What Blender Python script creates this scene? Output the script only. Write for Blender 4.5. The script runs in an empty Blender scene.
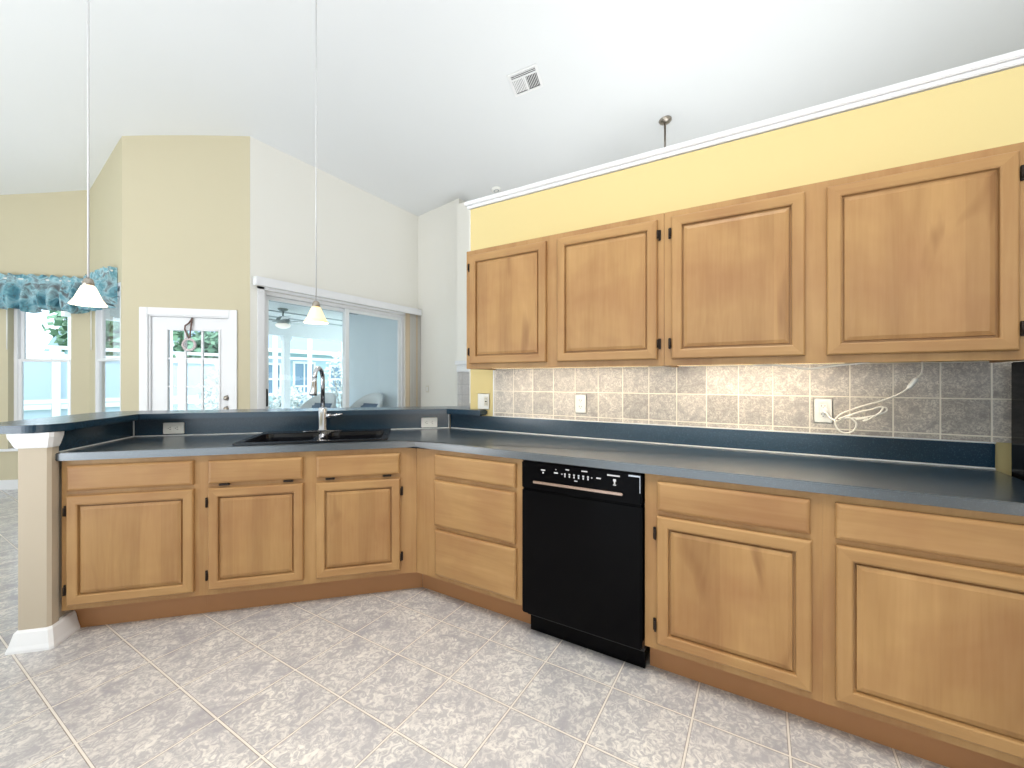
import bpy, bmesh, math, random
from mathutils import Vector, Matrix
from mathutils.geometry import tessellate_polygon

S = bpy.context.scene
COL = S.collection
S2 = math.sqrt(0.5)
rnd = random.Random(7)

# ------------------------------------------------------------------ camera, world, lights, exposure
CAM_H = 1.27
cd = bpy.data.cameras.new('camera')
cam = bpy.data.objects.new('camera', cd)
COL.objects.link(cam)
cd.sensor_width = 36.0
cd.lens = 36.0 * 415.9 / 1024.0
cd.shift_y = -(384 - 379.76) / 1024.0
cd.clip_start = 0.05
cam.location = (0, 0, CAM_H)
cam.rotation_euler = (math.radians(90), 0, math.radians(-59.06))
S.camera = cam

S.view_settings.view_transform = 'Standard'
S.view_settings.look = 'None'
S.view_settings.gamma = 1.0
S.view_settings.use_curve_mapping = False
S.view_settings.exposure = 0.0
S.cycles.caustics_reflective = False
S.cycles.caustics_refractive = False

world = bpy.data.worlds.new('sky')
S.world = world
world.use_nodes = True
wn = world.node_tree
bg = wn.nodes['Background']
bg.inputs[0].default_value = (0.80, 0.915, 1.0, 1)
bg.inputs[1].default_value = 3.0


def lamp(name, kind, loc, power, color, size=None, sizey=None, target=None, spread=None):
    l = bpy.data.lights.new(name, kind)
    l.energy = power
    l.color = color
    if kind == 'AREA':
        l.shape = 'RECTANGLE'
        l.size = size
        l.size_y = sizey or size
        if spread:
            l.spread = math.radians(spread)
    elif size:
        l.shadow_soft_size = size
    o = bpy.data.objects.new(name, l)
    COL.objects.link(o)
    o.location = loc
    if target is not None:
        d = Vector(target) - Vector(loc)
        o.rotation_euler = d.to_track_quat('-Z', 'Y').to_euler()
    return o


sun = lamp('sun', 'SUN', (0, 0, 20), 2.4, (1.0, 0.96, 0.9))
sun.data.angle = math.radians(1)
sun.rotation_euler = Vector((0.75, 0.35, -0.9)).to_track_quat('-Z', 'Y').to_euler()
# added warm area fill above the viewer, brightens floor and lower cabinets
lamp('kitchen_fill_down', 'AREA', (0.1, 0.2, 4.3), 48, (1.0, 0.94, 0.84), 1.2, 1.2, (0.35, 0.4, 0.0), 95)
# added area fill behind the viewer; the back wall has no door
lamp('back_fill', 'AREA', (-1.6, -3.2, 1.15), 45, (1.0, 0.96, 0.90), 2.4, 2.0, (1.6, 0.2, 0.4))
# added unseen fills brightening the vault: kitchen, breakfast nook, living room
lamp('kitchen_fill_up', 'AREA', (-0.8, -0.6, 1.8), 85, (0.97, 0.98, 1.0), 2.6, 2.6, (-0.2, -0.2, 5.0))
lamp('nook_fill_up', 'AREA', (-2.3, 3.6, 1.0), 170, (0.92, 0.96, 1.0), 2.8, 2.8, (-0.9, 4.4, 4.5))
lamp('living_room_fill_up', 'AREA', (4.7, -0.2, 1.5), 120, (0.95, 0.98, 1.0), 3.4, 3.4, (5.0, 0.2, 5.0))


# ------------------------------------------------------------------ materials
def lin(c):
    def f(v):
        v /= 255.0
        return v / 12.92 if v <= 0.04045 else ((v + 0.055) / 1.055) ** 2.4
    return (f(c[0]), f(c[1]), f(c[2]), 1.0)


class NT:
    def __init__(self, name):
        self.m = bpy.data.materials.new(name)
        self.m.use_nodes = True
        self.t = self.m.node_tree
        self.b = self.t.nodes['Principled BSDF']

    def n(self, kind, **kw):
        x = self.t.nodes.new(kind)
        for k, v in kw.items():
            if k.startswith('i_'):
                x.inputs[int(k[2:]) if k[2:].isdigit() else k[2:].replace('_', ' ')].default_value = v
            else:
                setattr(x, k, v)
        return x

    def l(self, a, b):
        self.t.links.new(a, b)

    def mixc(self, fac, a, b, blend='MIX'):
        x = self.t.nodes.new('ShaderNodeMix')
        x.data_type = 'RGBA'
        x.blend_type = blend
        for sock, v in ((x.inputs[0], fac), (x.inputs[6], a), (x.inputs[7], b)):
            if hasattr(v, 'links'):
                self.l(v, sock)
            else:
                sock.default_value = v
        return x.outputs[2]

    def ramp(self, fac, stops):
        x = self.t.nodes.new('ShaderNodeValToRGB')
        e = x.color_ramp.elements
        while len(e) > 1:
            e.remove(e[-1])
        e[0].position, e[0].color = stops[0]
        for p, c in stops[1:]:
            k = e.new(p)
            k.color = c
        self.l(fac, x.inputs[0])
        return x.outputs[0]

    def coords(self, scale=(1, 1, 1), jitter=True, kind='Object'):
        tc = self.n('ShaderNodeTexCoord')
        mp = self.n('ShaderNodeMapping')
        mp.inputs['Scale'].default_value = scale
        src = tc.outputs[kind]
        if jitter:
            oi = self.n('ShaderNodeObjectInfo')
            ml = self.n('ShaderNodeMath', operation='MULTIPLY')
            ml.inputs[1].default_value = 37.0
            self.l(oi.outputs['Random'], ml.inputs[0])
            ad = self.n('ShaderNodeVectorMath', operation='ADD')
            self.l(src, ad.inputs[0])
            self.l(ml.outputs[0], ad.inputs[1])
            src = ad.outputs[0]
        self.l(src, mp.inputs['Vector'])
        return mp.outputs[0]

    def noise(self, vec, scale, detail=3, rough=0.5, dist=0.0):
        x = self.n('ShaderNodeTexNoise')
        x.inputs['Scale'].default_value = scale
        x.inputs['Detail'].default_value = detail
        x.inputs['Roughness'].default_value = rough
        x.inputs['Distortion'].default_value = dist
        self.l(vec, x.inputs['Vector'])
        return x.outputs['Fac']

    def bump(self, h, strength=0.2, dist=0.005):
        x = self.n('ShaderNodeBump')
        x.inputs['Strength'].default_value = strength
        x.inputs['Distance'].default_value = dist
        self.l(h, x.inputs['Height'])
        self.l(x.outputs[0], self.b.inputs['Normal'])


def plain(name, rgb, rough=0.5, metal=0.0, var=0.04, spec=0.5, emit=None, estr=0.0, nscale=6.0):
    k = NT(name)
    c = lin(rgb)
    v = k.noise(k.coords(), nscale, 4)
    lo = tuple(x * (1 - var) for x in c[:3]) + (1,)
    hi = tuple(min(1, x * (1 + var)) for x in c[:3]) + (1,)
    k.l(k.mixc(v, lo, hi), k.b.inputs['Base Color'])
    k.b.inputs['Roughness'].default_value = rough
    k.b.inputs['Metallic'].default_value = metal
    k.b.inputs['Specular IOR Level'].default_value = spec
    if emit:
        k.b.inputs['Emission Color'].default_value = lin(emit)
        k.b.inputs['Emission Strength'].default_value = estr
    return k.m


def wall_paint(name, rgb):
    k = NT(name)
    c = lin(rgb)
    vec = k.coords(jitter=False)
    v = k.noise(vec, 1.3, 3)
    lo = tuple(x * 0.97 for x in c[:3]) + (1,)
    k.l(k.mixc(v, lo, c), k.b.inputs['Base Color'])
    k.b.inputs['Roughness'].default_value = 0.75
    k.b.inputs['Specular IOR Level'].default_value = 0.25
    k.bump(k.noise(vec, 70, 3), 0.08, 0.003)
    return k.m


def wood(name, kind):
    k = NT(name)
    if kind == 'h':
        gs, fs = (1.3, 16, 16), (5, 90, 90)
    else:
        gs, fs = (9, 9, 1.1), (90, 90, 5)
    g = k.noise(k.coords(gs), 1.0, 4, 0.55, 0.6)
    fine = k.noise(k.coords(fs), 1.0, 2)
    blot = k.noise(k.coords((1, 1, 1)), 3.2, 3, 0.55, 0.3)
    base = k.ramp(g, [(0.22, lin((150, 112, 70))), (0.5, lin((168, 130, 83))), (0.78, lin((181, 143, 95)))])
    col = k.mixc(k.ramp(blot, [(0.40, (0, 0, 0, 1)), (0.72, (0.7, 0.7, 0.7, 1))]), base, lin((148, 104, 66)))
    col = k.mixc(0.05, col, k.ramp(fine, [(0.3, lin((150, 105, 65))), (0.7, lin((222, 186, 140)))]))
    if kind == 'p':
        sep = k.n('ShaderNodeSeparateXYZ')
        k.l(k.coords((1, 1, 1)), sep.inputs[0])
        dv = k.n('ShaderNodeMath', operation='DIVIDE')
        dv.inputs[1].default_value = 0.088
        k.l(sep.outputs[0], dv.inputs[0])
        fl = k.n('ShaderNodeMath', operation='FLOOR')
        k.l(dv.outputs[0], fl.inputs[0])
        wn_ = k.n('ShaderNodeTexWhiteNoise', noise_dimensions='1D')
        k.l(fl.outputs[0], wn_.inputs['W'])
        strip = k.ramp(wn_.outputs['Value'], [(0.0, (0.92, 0.90, 0.88, 1)), (1.0, (1.05, 1.05, 1.04, 1))])
        col = k.mixc(1.0, col, strip, 'MULTIPLY')
        # knots and dark streaks
        kn = k.noise(k.coords((9, 9, 2.2)), 1.0, 2, 0.4, 0.8)
        col = k.mixc(k.ramp(kn, [(0.64, (0, 0, 0, 1)), (0.78, (0.65, 0.65, 0.65, 1))]), col, lin((126, 86, 50)))
    k.l(col, k.b.inputs['Base Color'])
    k.b.inputs['Roughness'].default_value = 0.42
    k.b.inputs['Specular IOR Level'].default_value = 0.4
    k.bump(fine, 0.04, 0.001)
    return k.m


def laminate(name, rgb, rough):
    k = NT(name)
    vec = k.coords()
    sp = k.noise(vec, 260, 2)
    c = lin(rgb)
    hi = lin(tuple(min(255, x + 26) for x in rgb))
    k.l(k.mixc(k.ramp(sp, [(0.55, (0, 0, 0, 1)), (0.72, (0.8, 0.8, 0.8, 1))]), c, hi), k.b.inputs['Base Color'])
    k.b.inputs['Roughness'].default_value = rough
    k.b.inputs['Specular IOR Level'].default_value = 0.6
    return k.m


def tiles(name, plane, w, h, off, mortar, c_a, c_b, c_c, grout, rough, relief, tilevar=0.12, swirl=7.0, edge_dark=0.35):
    """stone-look ceramic tile; plane picks which object axes run along the tile grid"""
    k = NT(name)
    tc = k.n('ShaderNodeTexCoord')
    sep = k.n('ShaderNodeSeparateXYZ')
    k.l(tc.outputs['Object'], sep.inputs[0])
    cmb = k.n('ShaderNodeCombineXYZ')
    ax = {'xy': (0, 1), 'yz': (1, 2)}[plane]
    for i in (0, 1):
        a = k.n('ShaderNodeMath', operation='SUBTRACT')
        a.inputs[1].default_value = off[i]
        k.l(sep.outputs[ax[i]], a.inputs[0])
        k.l(a.outputs[0], cmb.inputs[i])
    br = k.n('ShaderNodeTexBrick', offset=0.0, squash=1.0)
    br.offset_frequency = 1
    br.inputs['Scale'].default_value = 1.0
    br.inputs['Mortar Size'].default_value = mortar
    br.inputs['Mortar Smooth'].default_value = 0.6
    br.inputs['Brick Width'].default_value = w
    br.inputs['Row Height'].default_value = h
    br.inputs['Color1'].default_value = (1 - tilevar, 1 - tilevar, 1 - tilevar, 1)
    br.inputs['Color2'].default_value = (1, 1, 1, 1)
    br.inputs['Mortar'].default_value = (1, 1, 1, 1)
    k.l(cmb.outputs[0], br.inputs['Vector'])
    # stone pattern shifted per tile
    big = k.noise(cmb.outputs[0], swirl, 4, 0.6, 1.4)
    fine = k.noise(cmb.outputs[0], swirl * 5.5, 5, 0.65, 1.6)
    col = k.ramp(big, [(0.30, lin(c_b)), (0.5, lin(c_a)), (0.70, lin(c_c))])
    col = k.mixc(k.ramp(fine, [(0.42, (0.0, 0.0, 0.0, 1)), (0.56, (0.8, 0.8, 0.8, 1))]), col, lin(c_b))
    col = k.mixc(k.ramp(fine, [(0.26, (0.75, 0.75, 0.75, 1)), (0.40, (0, 0, 0, 1))]), col, lin(c_c))
    col = k.mixc(1.0, col, br.outputs['Color'], 'MULTIPLY')
    edge = k.ramp(br.outputs['Fac'], [(0.0, (0, 0, 0, 1)), (0.25, (edge_dark, edge_dark, edge_dark, 1)), (0.6, (edge_dark, edge_dark, edge_dark, 1)), (0.95, (0, 0, 0, 1))])  # darker band along the grout edges
    col = k.mixc(k.ramp(br.outputs['Fac'], [(0.55, (0, 0, 0, 1)), (0.9, (1, 1, 1, 1))]), col, lin(grout))
    col = k.mixc(edge, col, lin((120, 110, 102)))
    k.l(col, k.b.inputs['Base Color'])
    rg = k.n('ShaderNodeMapRange')
    rg.inputs['To Min'].default_value = rough
    rg.inputs['To Max'].default_value = 0.6
    k.l(br.outputs['Fac'], rg.inputs[0])
    k.l(rg.outputs[0], k.b.inputs['Roughness'])
    inv = k.n('ShaderNodeMath', operation='SUBTRACT')
    inv.inputs[0].default_value = 1.0
    k.l(br.outputs['Fac'], inv.inputs[1])
    ad = k.n('ShaderNodeMath', operation='MULTIPLY_ADD')
    k.l(fine, ad.inputs[0])
    ad.inputs[1].default_value = 0.12
    k.l(inv.outputs[0], ad.inputs[2])
    k.bump(ad.outputs[0], relief, 0.003)
    return k.m


def glass(name, tint=(0.97, 0.99, 1.0)):
    k = NT(name)
    k.t.nodes.remove(k.b)
    tr = k.n('ShaderNodeBsdfTransparent')
    tr.inputs[0].default_value = tint + (1,)
    gl = k.n('ShaderNodeBsdfGlossy')
    gl.inputs['Roughness'].default_value = 0.02
    fr = k.n('ShaderNodeFresnel')
    fr.inputs[0].default_value = 1.45
    nz = k.noise(k.coords(), 3.0, 1)
    ml = k.n('ShaderNodeMath', operation='MULTIPLY_ADD')
    k.l(nz, ml.inputs[0])
    ml.inputs[1].default_value = 0.004
    k.l(fr.outputs[0], ml.inputs[2])
    mx = k.n('ShaderNodeMixShader')
    ge = k.n('ShaderNodeNewGeometry')
    bk = k.n('ShaderNodeMath', operation='SUBTRACT')
    bk.inputs[0].default_value = 1.0
    k.l(ge.outputs['Backfacing'], bk.inputs[1])
    fm = k.n('ShaderNodeMath', operation='MULTIPLY')
    k.l(ml.outputs[0], fm.inputs[0])
    k.l(bk.outputs[0], fm.inputs[1])
    k.l(fm.outputs[0], mx.inputs[0])
    k.l(tr.outputs[0], mx.inputs[1])
    k.l(gl.outputs[0], mx.inputs[2])
    k.l(mx.outputs[0], k.t.nodes['Material Output'].inputs[0])
    return k.m


def shade_glass(name, rgb, estr):
    k = NT(name)
    v = k.noise(k.coords(), 9.0, 4, 0.6, 1.2)
    c = lin(rgb)
    lo = (c[0] * 0.95, c[1] * 0.85, c[2] * 0.6, 1)
    col = k.mixc(k.ramp(v, [(0.35, (0, 0, 0, 1)), (0.65, (1, 1, 1, 1))]), lo, c)
    k.l(col, k.b.inputs['Emission Color'])
    k.b.inputs['Emission Strength'].default_value = estr
    k.b.inputs['Base Color'].default_value = lin((245, 235, 215))
    k.b.inputs['Roughness'].default_value = 0.3
    return k.m


def fabric_floral(name):
    k = NT(name)
    vec = k.coords((1, 1, 1))
    a = k.noise(vec, 6.5, 3, 0.55, 0.9)
    b = k.noise(vec, 22, 3, 0.5, 1.0)
    col = k.ramp(a, [(0.30, lin((52, 92, 108))), (0.43, lin((104, 160, 176))), (0.54, lin((160, 198, 208))), (0.66, lin((112, 120, 126)))])
    col = k.mixc(k.ramp(b, [(0.56, (0, 0, 0, 1)), (0.66, (0.6, 0.6, 0.6, 1))]), col, lin((96, 104, 108)))
    k.l(col, k.b.inputs['Base Color'])
    k.b.inputs['Roughness'].default_value = 0.35
    return k.m


M = {}
M['wood_v'] = wood('maple_vertical', 'v')
M['wood_h'] = wood('maple_horizontal', 'h')
M['wood_p'] = wood('maple_panel', 'p')
M['toe'] = plain('maple_toe_board', (164, 116, 74), 0.5, var=0.1, nscale=4)
M['lam'] = laminate('blue_laminate', (20, 49, 68), 0.22)
M['lam_top'] = laminate('blue_laminate_top', (22, 42, 56), 0.34)
_b = M['lam_top'].node_tree.nodes['Principled BSDF']
_b.inputs['Coat Weight'].default_value = 1.0
_b.inputs['Coat Roughness'].default_value = 0.22
_b.inputs['Coat IOR'].default_value = 2.2
M['caulk'] = plain('white_caulk', (225, 228, 228), 0.5)
M['floor'] = tiles('floor_tile', 'xy', 0.3058, 0.3055, (0.768 - 0.3058 * 40, 0.833 - 0.3055 * 40), 0.0062,
                   (210, 206, 203), (168, 166, 171), (230, 226, 220), (218, 211, 203), 0.20, 0.35, 0.05, 6.0, 0.85)
M['splash'] = tiles('wall_tile', 'yz', 0.1485, 0.150, (-0.0485 - 0.1485 * 30, 1.043 - 0.150 * 10), 0.005,
                    (216, 208, 197), (168, 161, 157), (238, 231, 219), (232, 225, 212), 0.3, 0.3, 0.26, 14.0)
M['hearth'] = tiles('hearth_tile', 'yz', 0.115, 0.16, (-2.0, -2.0), 0.005,
                    (200, 195, 192), (190, 186, 186), (210, 206, 202), (176, 172, 172), 0.3, 0.3, 0.05, 8.0)
M['yellow'] = wall_paint('yellow_paint', (226, 207, 150))
M['beige'] = wall_paint('beige_paint', (206, 197, 170))
M['taupe'] = wall_paint('taupe_paint', (190, 178, 160))
M['offwhite'] = wall_paint('offwhite_paint', (238, 236, 229))
M['ceil'] = wall_paint('ceiling_paint', (232, 234, 235))
M['trim'] = plain('white_trim', (236, 237, 240), 0.4, var=0.015)
M['plate'] = plain('white_plastic', (240, 240, 236), 0.35, var=0.01)
M['ivory'] = plain('ivory_plastic', (226, 222, 208), 0.4, var=0.02)
M['slot'] = plain('outlet_slots', (60, 58, 56), 0.6)
M['black'] = plain('gloss_black', (4, 4, 6), 0.12, var=0.05, spec=0.08)
M['blackmatte'] = plain('matte_black', (10, 10, 11), 0.55, var=0.1)
M['sink'] = plain('black_composite', (14, 15, 22), 0.18, var=0.1)
M['chrome'] = plain('chrome', (200, 202, 208), 0.16, 1.0, 0.03)
M['nickel'] = plain('brushed_nickel', (168, 160, 150), 0.3, 1.0, 0.05)
M['bronze'] = plain('polished_strip', (196, 172, 158), 0.22, 1.0, 0.05)
M['hinge'] = plain('dark_bronze', (40, 30, 24), 0.45, 0.6)
M['ink'] = plain('white_print', (205, 205, 210), 0.5)
M['glass'] = glass('window_glass')
M['shade_warm'] = shade_glass('amber_alabaster', (255, 218, 128), 0.82)
M['shade_white'] = shade_glass('bright_alabaster', (255, 240, 222), 1.25)
M['diffuser'] = plain('lamp_diffuser', (250, 240, 220), 0.4, emit=(255, 225, 170), estr=2.0)
M['cord'] = plain('white_cord', (238, 234, 224), 0.45)
M['floral'] = fabric_floral('teal_floral_satin')
M['vane'] = plain('blind_vane', (206, 202, 196), 0.55)
M['vane_tan'] = plain('blind_vane_tan', (208, 190, 164), 0.55)
M['vent'] = plain('vent_white', (238, 238, 238), 0.4)
M['ventdark'] = plain('vent_duct', (30, 30, 32), 0.8)
M['bead'] = plain('pale_beads', (214, 202, 204), 0.4, var=0.1)
M['strap'] = plain('brown_strap', (112, 88, 80), 0.6, var=0.15)
M['patio'] = plain('patio_concrete', (214, 216, 218), 0.7, var=0.06)
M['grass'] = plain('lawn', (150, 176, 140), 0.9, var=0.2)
M['outwhite'] = plain('white_aluminium', (236, 240, 242), 0.4)
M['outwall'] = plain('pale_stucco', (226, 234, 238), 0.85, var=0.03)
M['batten'] = plain('grey_batten', (168, 176, 180), 0.6)
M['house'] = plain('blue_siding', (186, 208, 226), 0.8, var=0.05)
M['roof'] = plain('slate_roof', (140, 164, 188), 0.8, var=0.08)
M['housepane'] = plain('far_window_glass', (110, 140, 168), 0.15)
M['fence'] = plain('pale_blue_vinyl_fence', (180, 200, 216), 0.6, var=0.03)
M['leaf'] = plain('leaves', (112, 150, 122), 0.6, var=0.35, nscale=30)
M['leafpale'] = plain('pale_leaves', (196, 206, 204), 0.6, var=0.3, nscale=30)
M['bark'] = plain('bark', (170, 165, 160), 0.8, var=0.15)
M['wicker'] = plain('pale_wicker', (226, 228, 228), 0.7, var=0.06)
M['cushion'] = plain('grey_cushion', (104, 120, 140), 0.8, var=0.06)
M['fanwhite'] = plain('fan_white', (226, 232, 232), 0.4)
M['fangrey'] = plain('fan_grey', (150, 160, 160), 0.4, 0.3)


# ------------------------------------------------------------------ mesh helpers
def at(a, b, z, rot):
    """point in a frame turned by rot degrees about z -> world"""
    r = math.radians(rot)
    return Vector((a * math.cos(r) - b * math.sin(r), a * math.sin(r) + b * math.cos(r), z))


class MB:
    def __init__(self, off=(0, 0, 0)):
        self.bm = bmesh.new()
        self.off = Vector(off)
        self.mi = 0

    def _add(self, bm2, smooth=False):
        me = bpy.data.meshes.new('t')
        for f in bm2.faces:
            f.material_index = self.mi
            f.smooth = smooth
        bm2.to_mesh(me)
        bm2.free()
        me.transform(Matrix.Translation(-self.off))
        self.bm.from_mesh(me)
        bpy.data.meshes.remove(me)
        return self

    def box(self, x0, x1, y0, y1, z0, z1, bev=0.0, seg=2, mat=None):
        b = bmesh.new()
        bmesh.ops.create_cube(b, size=1.0)
        for v in b.verts:
            v.co = Vector(((x0 + x1) / 2 + v.co.x * (x1 - x0), (y0 + y1) / 2 + v.co.y * (y1 - y0), (z0 + z1) / 2 + v.co.z * (z1 - z0)))
        bmesh.ops.recalc_face_normals(b, faces=b.faces[:])
        if bev > 0:
            bmesh.ops.bevel(b, geom=b.edges[:], offset=bev, segments=seg, affect='EDGES', clamp_overlap=True)
        if mat is not None:
            b.transform(mat)
        return self._add(b)

    def prism(self, outer, holes, z0, z1, bev=0.0, conv=None):
        b = bmesh.new()
        loops = [outer] + list(holes)
        flat = [Vector((p[0], p[1], 0)) for lp in loops for p in lp]
        tris = tessellate_polygon([[Vector((p[0], p[1], 0)) for p in lp] for lp in loops])
        lo = [b.verts.new((p.x, p.y, z0)) for p in flat]
        hi = [b.verts.new((p.x, p.y, z1)) for p in flat]
        for t in tris:
            try:
                b.faces.new([hi[i] for i in t])
                b.faces.new([lo[i] for i in reversed(t)])
            except ValueError:
                pass
        k = 0
        for lp in loops:
            n = len(lp)
            for i in range(n):
                j = (i + 1) % n
                b.faces.new([lo[k + i], lo[k + j], hi[k + j], hi[k + i]])
            k += n
        bmesh.ops.recalc_face_normals(b, faces=b.faces[:])
        bmesh.ops.dissolve_limit(b, angle_limit=0.001, verts=b.verts[:], edges=b.edges[:])
        if bev > 0:
            bmesh.ops.bevel(b, geom=[e for e in b.edges if e.is_manifold and e.calc_face_angle(0) > 0.5 and abs(e.verts[0].co.z - e.verts[1].co.z) < 1e-5],
                            offset=bev, segments=2, affect='EDGES', clamp_overlap=True)
        if conv:
            for v in b.verts:
                v.co = Vector(conv(v.co))
            bmesh.ops.recalc_face_normals(b, faces=b.faces[:])
        return self._add(b)

    def tube(self, pts, r, n=8, closed=False, smooth=True):
        b = bmesh.new()
        pts = [Vector(p) for p in pts]
        m = len(pts)
        rs = r if isinstance(r, (list, tuple)) else [r] * m
        rings = []
        up = None
        for i, p in enumerate(pts):
            t = (pts[(i + 1) % m] - pts[i - 1]) if closed else (pts[min(i + 1, m - 1)] - pts[max(i - 1, 0)])
            t.normalize()
            if up is None:
                up = Vector((0, 0, 1)) if abs(t.z) < 0.9 else Vector((1, 0, 0))
            sx = t.cross(up).normalized()
            up = sx.cross(t).normalized()
            rings.append([b.verts.new(p + rs[i] * (math.cos(2 * math.pi * q / n) * sx + math.sin(2 * math.pi * q / n) * up)) for q in range(n)])
        for i in range(m if closed else m - 1):
            A, B = rings[i], rings[(i + 1) % m]
            for q in range(n):
                b.faces.new([A[q], A[(q + 1) % n], B[(q + 1) % n], B[q]])
        if not closed:
            b.faces.new(rings[0][::-1])
            b.faces.new(rings[-1])
        bmesh.ops.recalc_face_normals(b, faces=b.faces[:])
        return self._add(b, smooth)

    def lathe(self, prof, c=(0, 0, 0), n=24, mat=None, smooth=True):
        b = bmesh.new()
        rings = []
        for r, z in prof:
            if r < 1e-6:
                rings.append([b.verts.new((0, 0, z))])
            else:
                rings.append([b.verts.new((r * math.cos(2 * math.pi * q / n), r * math.sin(2 * math.pi * q / n), z)) for q in range(n)])
        for A, B in zip(rings, rings[1:]):
            for q in range(n):
                f = [A[q % len(A)], A[(q + 1) % n % len(A)], B[(q + 1) % n % len(B)], B[q % len(B)]]
                f2 = []
                for v in f:
                    if v not in f2:
                        f2.append(v)
                if len(f2) > 2:
                    b.faces.new(f2)
        bmesh.ops.recalc_face_normals(b, faces=b.faces[:])
        if mat is not None:
            b.transform(mat)
        b.transform(Matrix.Translation(Vector(c)))
        return self._add(b, smooth)

    def ball(self, c, r, sub=2, sc=(1, 1, 1)):
        b = bmesh.new()
        bmesh.ops.create_icosphere(b, subdivisions=sub, radius=r)
        for v in b.verts:
            v.co = Vector(c) + Vector((v.co.x * sc[0], v.co.y * sc[1], v.co.z * sc[2]))
        return self._add(b, True)

    def grid(self, rows, smooth=True):
        b = bmesh.new()
        vs = [[b.verts.new(p) for p in row] for row in rows]
        for A, B in zip(vs, vs[1:]):
            for i in range(len(A) - 1):
                b.faces.new([A[i], A[i + 1], B[i + 1], B[i]])
        bmesh.ops.recalc_face_normals(b, faces=b.faces[:])
        return self._add(b, smooth)

    def door(self, a0, a1, bf, z0, z1, fw=0.047, th=0.0205):
        """raised panel door seen from -b; slots: 0 stiles, 1 rails, 2 panel"""
        b = bmesh.new()
        rings = [(0.0, th), (0.0, 0.006), (0.003, 0.002), (0.007, 0.0), (fw - 0.006, 0.0), (fw - 0.001, 0.003), (fw, 0.019), (fw + 0.007, 0.019),
                 (fw + 0.009, 0.009), (fw + 0.024, 0.004)]
        R = []
        for ins, d in rings:
            R.append([b.verts.new((x, bf + d, z)) for x, z in ((a0 + ins, z0 + ins), (a1 - ins, z0 + ins), (a1 - ins, z1 - ins), (a0 + ins, z1 - ins))])
        fr = []
        for i in range(len(R) - 1):
            for q in range(4):
                f = b.faces.new([R[i][q], R[i][(q + 1) % 4], R[i + 1][(q + 1) % 4], R[i + 1][q]])
                f.material_index = 2 if i >= 7 else (1 if q in (0, 2) else 0)
        f = b.faces.new(R[-1])
        f.material_index = 2
        b.faces.new(R[0][::-1])
        bmesh.ops.recalc_face_normals(b, faces=b.faces[:])
        me = bpy.data.meshes.new('t')
        b.to_mesh(me)
        b.free()
        me.transform(Matrix.Translation(-self.off))
        self.bm.from_mesh(me)
        bpy.data.meshes.remove(me)
        return self

    def build(self, name, mats, parent=None, loc=None, rot=0.0):
        me = bpy.data.meshes.new(name)
        self.bm.to_mesh(me)
        self.bm.free()
        for m in (mats if isinstance(mats, (list, tuple)) else [mats]):
            me.materials.append(m)
        o = bpy.data.objects.new(name, me)
        COL.objects.link(o)
        if parent:
            o.parent = parent
        if loc is not None:
            o.location = loc
        if rot:
            o.rotation_euler = (0, 0, math.radians(rot))
        return o


def tag(o, label, cat, group=None):
    o['label'] = label
    o['category'] = cat
    if group:
        o['group'] = group
    return o


def thing(name, label, cat, base=(0, 0, 0), rot=0.0, group=None):
    """Empty at the thing's base, given in a frame turned by rot; children are built in that frame minus base"""
    o = bpy.data.objects.new(name, None)
    COL.objects.link(o)
    o.location = at(base[0], base[1], base[2], rot)
    o.rotation_euler = (0, 0, math.radians(rot))
    o.empty_display_size = 0.1
    return tag(o, label, cat, group)


def struct(o):
    o['kind'] = 'structure'
    return o


def solo(mb, name, mats, label, cat, base, rot=0.0, group=None):
    o = mb.build(name, mats, None, at(base[0], base[1], base[2], rot), rot)
    return tag(o, label, cat, group)


ROT_R = -90.0   # right run: a = -Y, b = X
ROT_P = -45.0   # peninsula: a = u, b = v


def uv(u, v):
    return ((u + v) * S2, (v - u) * S2)


# ------------------------------------------------------------------ room shell
ZC = [(9.6, 2.95), (7.54, 3.40), (6.95, 3.545), (5.9, 3.905), (5.03, 4.07), (4.15, 4.165), (0.0, 4.95), (-4.0, 5.6)]


def zc0(y):
    for (ya, za), (yb, zb) in zip(ZC, ZC[1:]):
        if yb <= y <= ya:
            t = (y - yb) / (ya - yb)
            return zb + t * (za - zb)
    return ZC[0][1] if y > ZC[0][0] else ZC[-1][1]


def zc(y):
    w = 0.45
    return sum(zc0(y + w * k / 4) * (5 - abs(k)) for k in range(-4, 5)) / 25.0


YCUT = [9.3 - 0.3 * k for k in range(44)]


CA, XB, CC, YD, XE = 6.094, 1.68, 5.358, 5.03, 5.268
pAB = (XB, CA / S2 - XB)                       # corner of the window walls
pBC = (XB, CC / S2 - XB)
pCD = (CC / S2 - YD, YD)
pDE = (XE, YD)
pA0 = uv(-7.0, CA)
room = [(-4.6, -3.6), (8.8, -3.6), (8.8, 4.15), (XE, 4.15), pDE, pCD, pBC, pAB, pA0, (-4.6, 9.3)]

# floor
fl = MB()
fl.prism(room, [], -0.12, 0.0)
struct(fl.build('floor', M['floor']))

# ceiling follows the vault
ce = bmesh.new()
vs = [ce.verts.new((x, y, 0)) for x, y in room]
ce.faces.new(vs)
for y in YCUT[1:-1]:
    bmesh.ops.bisect_plane(ce, geom=ce.verts[:] + ce.edges[:] + ce.faces[:], plane_co=(0, y, 0), plane_no=(0, 1, 0))
for v in ce.verts:
    v.co.z = zc(v.co.y)
r_ = bmesh.ops.extrude_face_region(ce, geom=ce.faces[:])
for g in r_['geom']:
    if isinstance(g, bmesh.types.BMVert):
        g.co.z += 0.15
bmesh.ops.recalc_face_normals(ce, faces=ce.faces[:])
m_ = MB()
m_._add(ce, True)
cob = struct(m_.build('ceiling', M['ceil']))
cob.data.set_sharp_from_angle(angle=math.radians(40))


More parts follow.
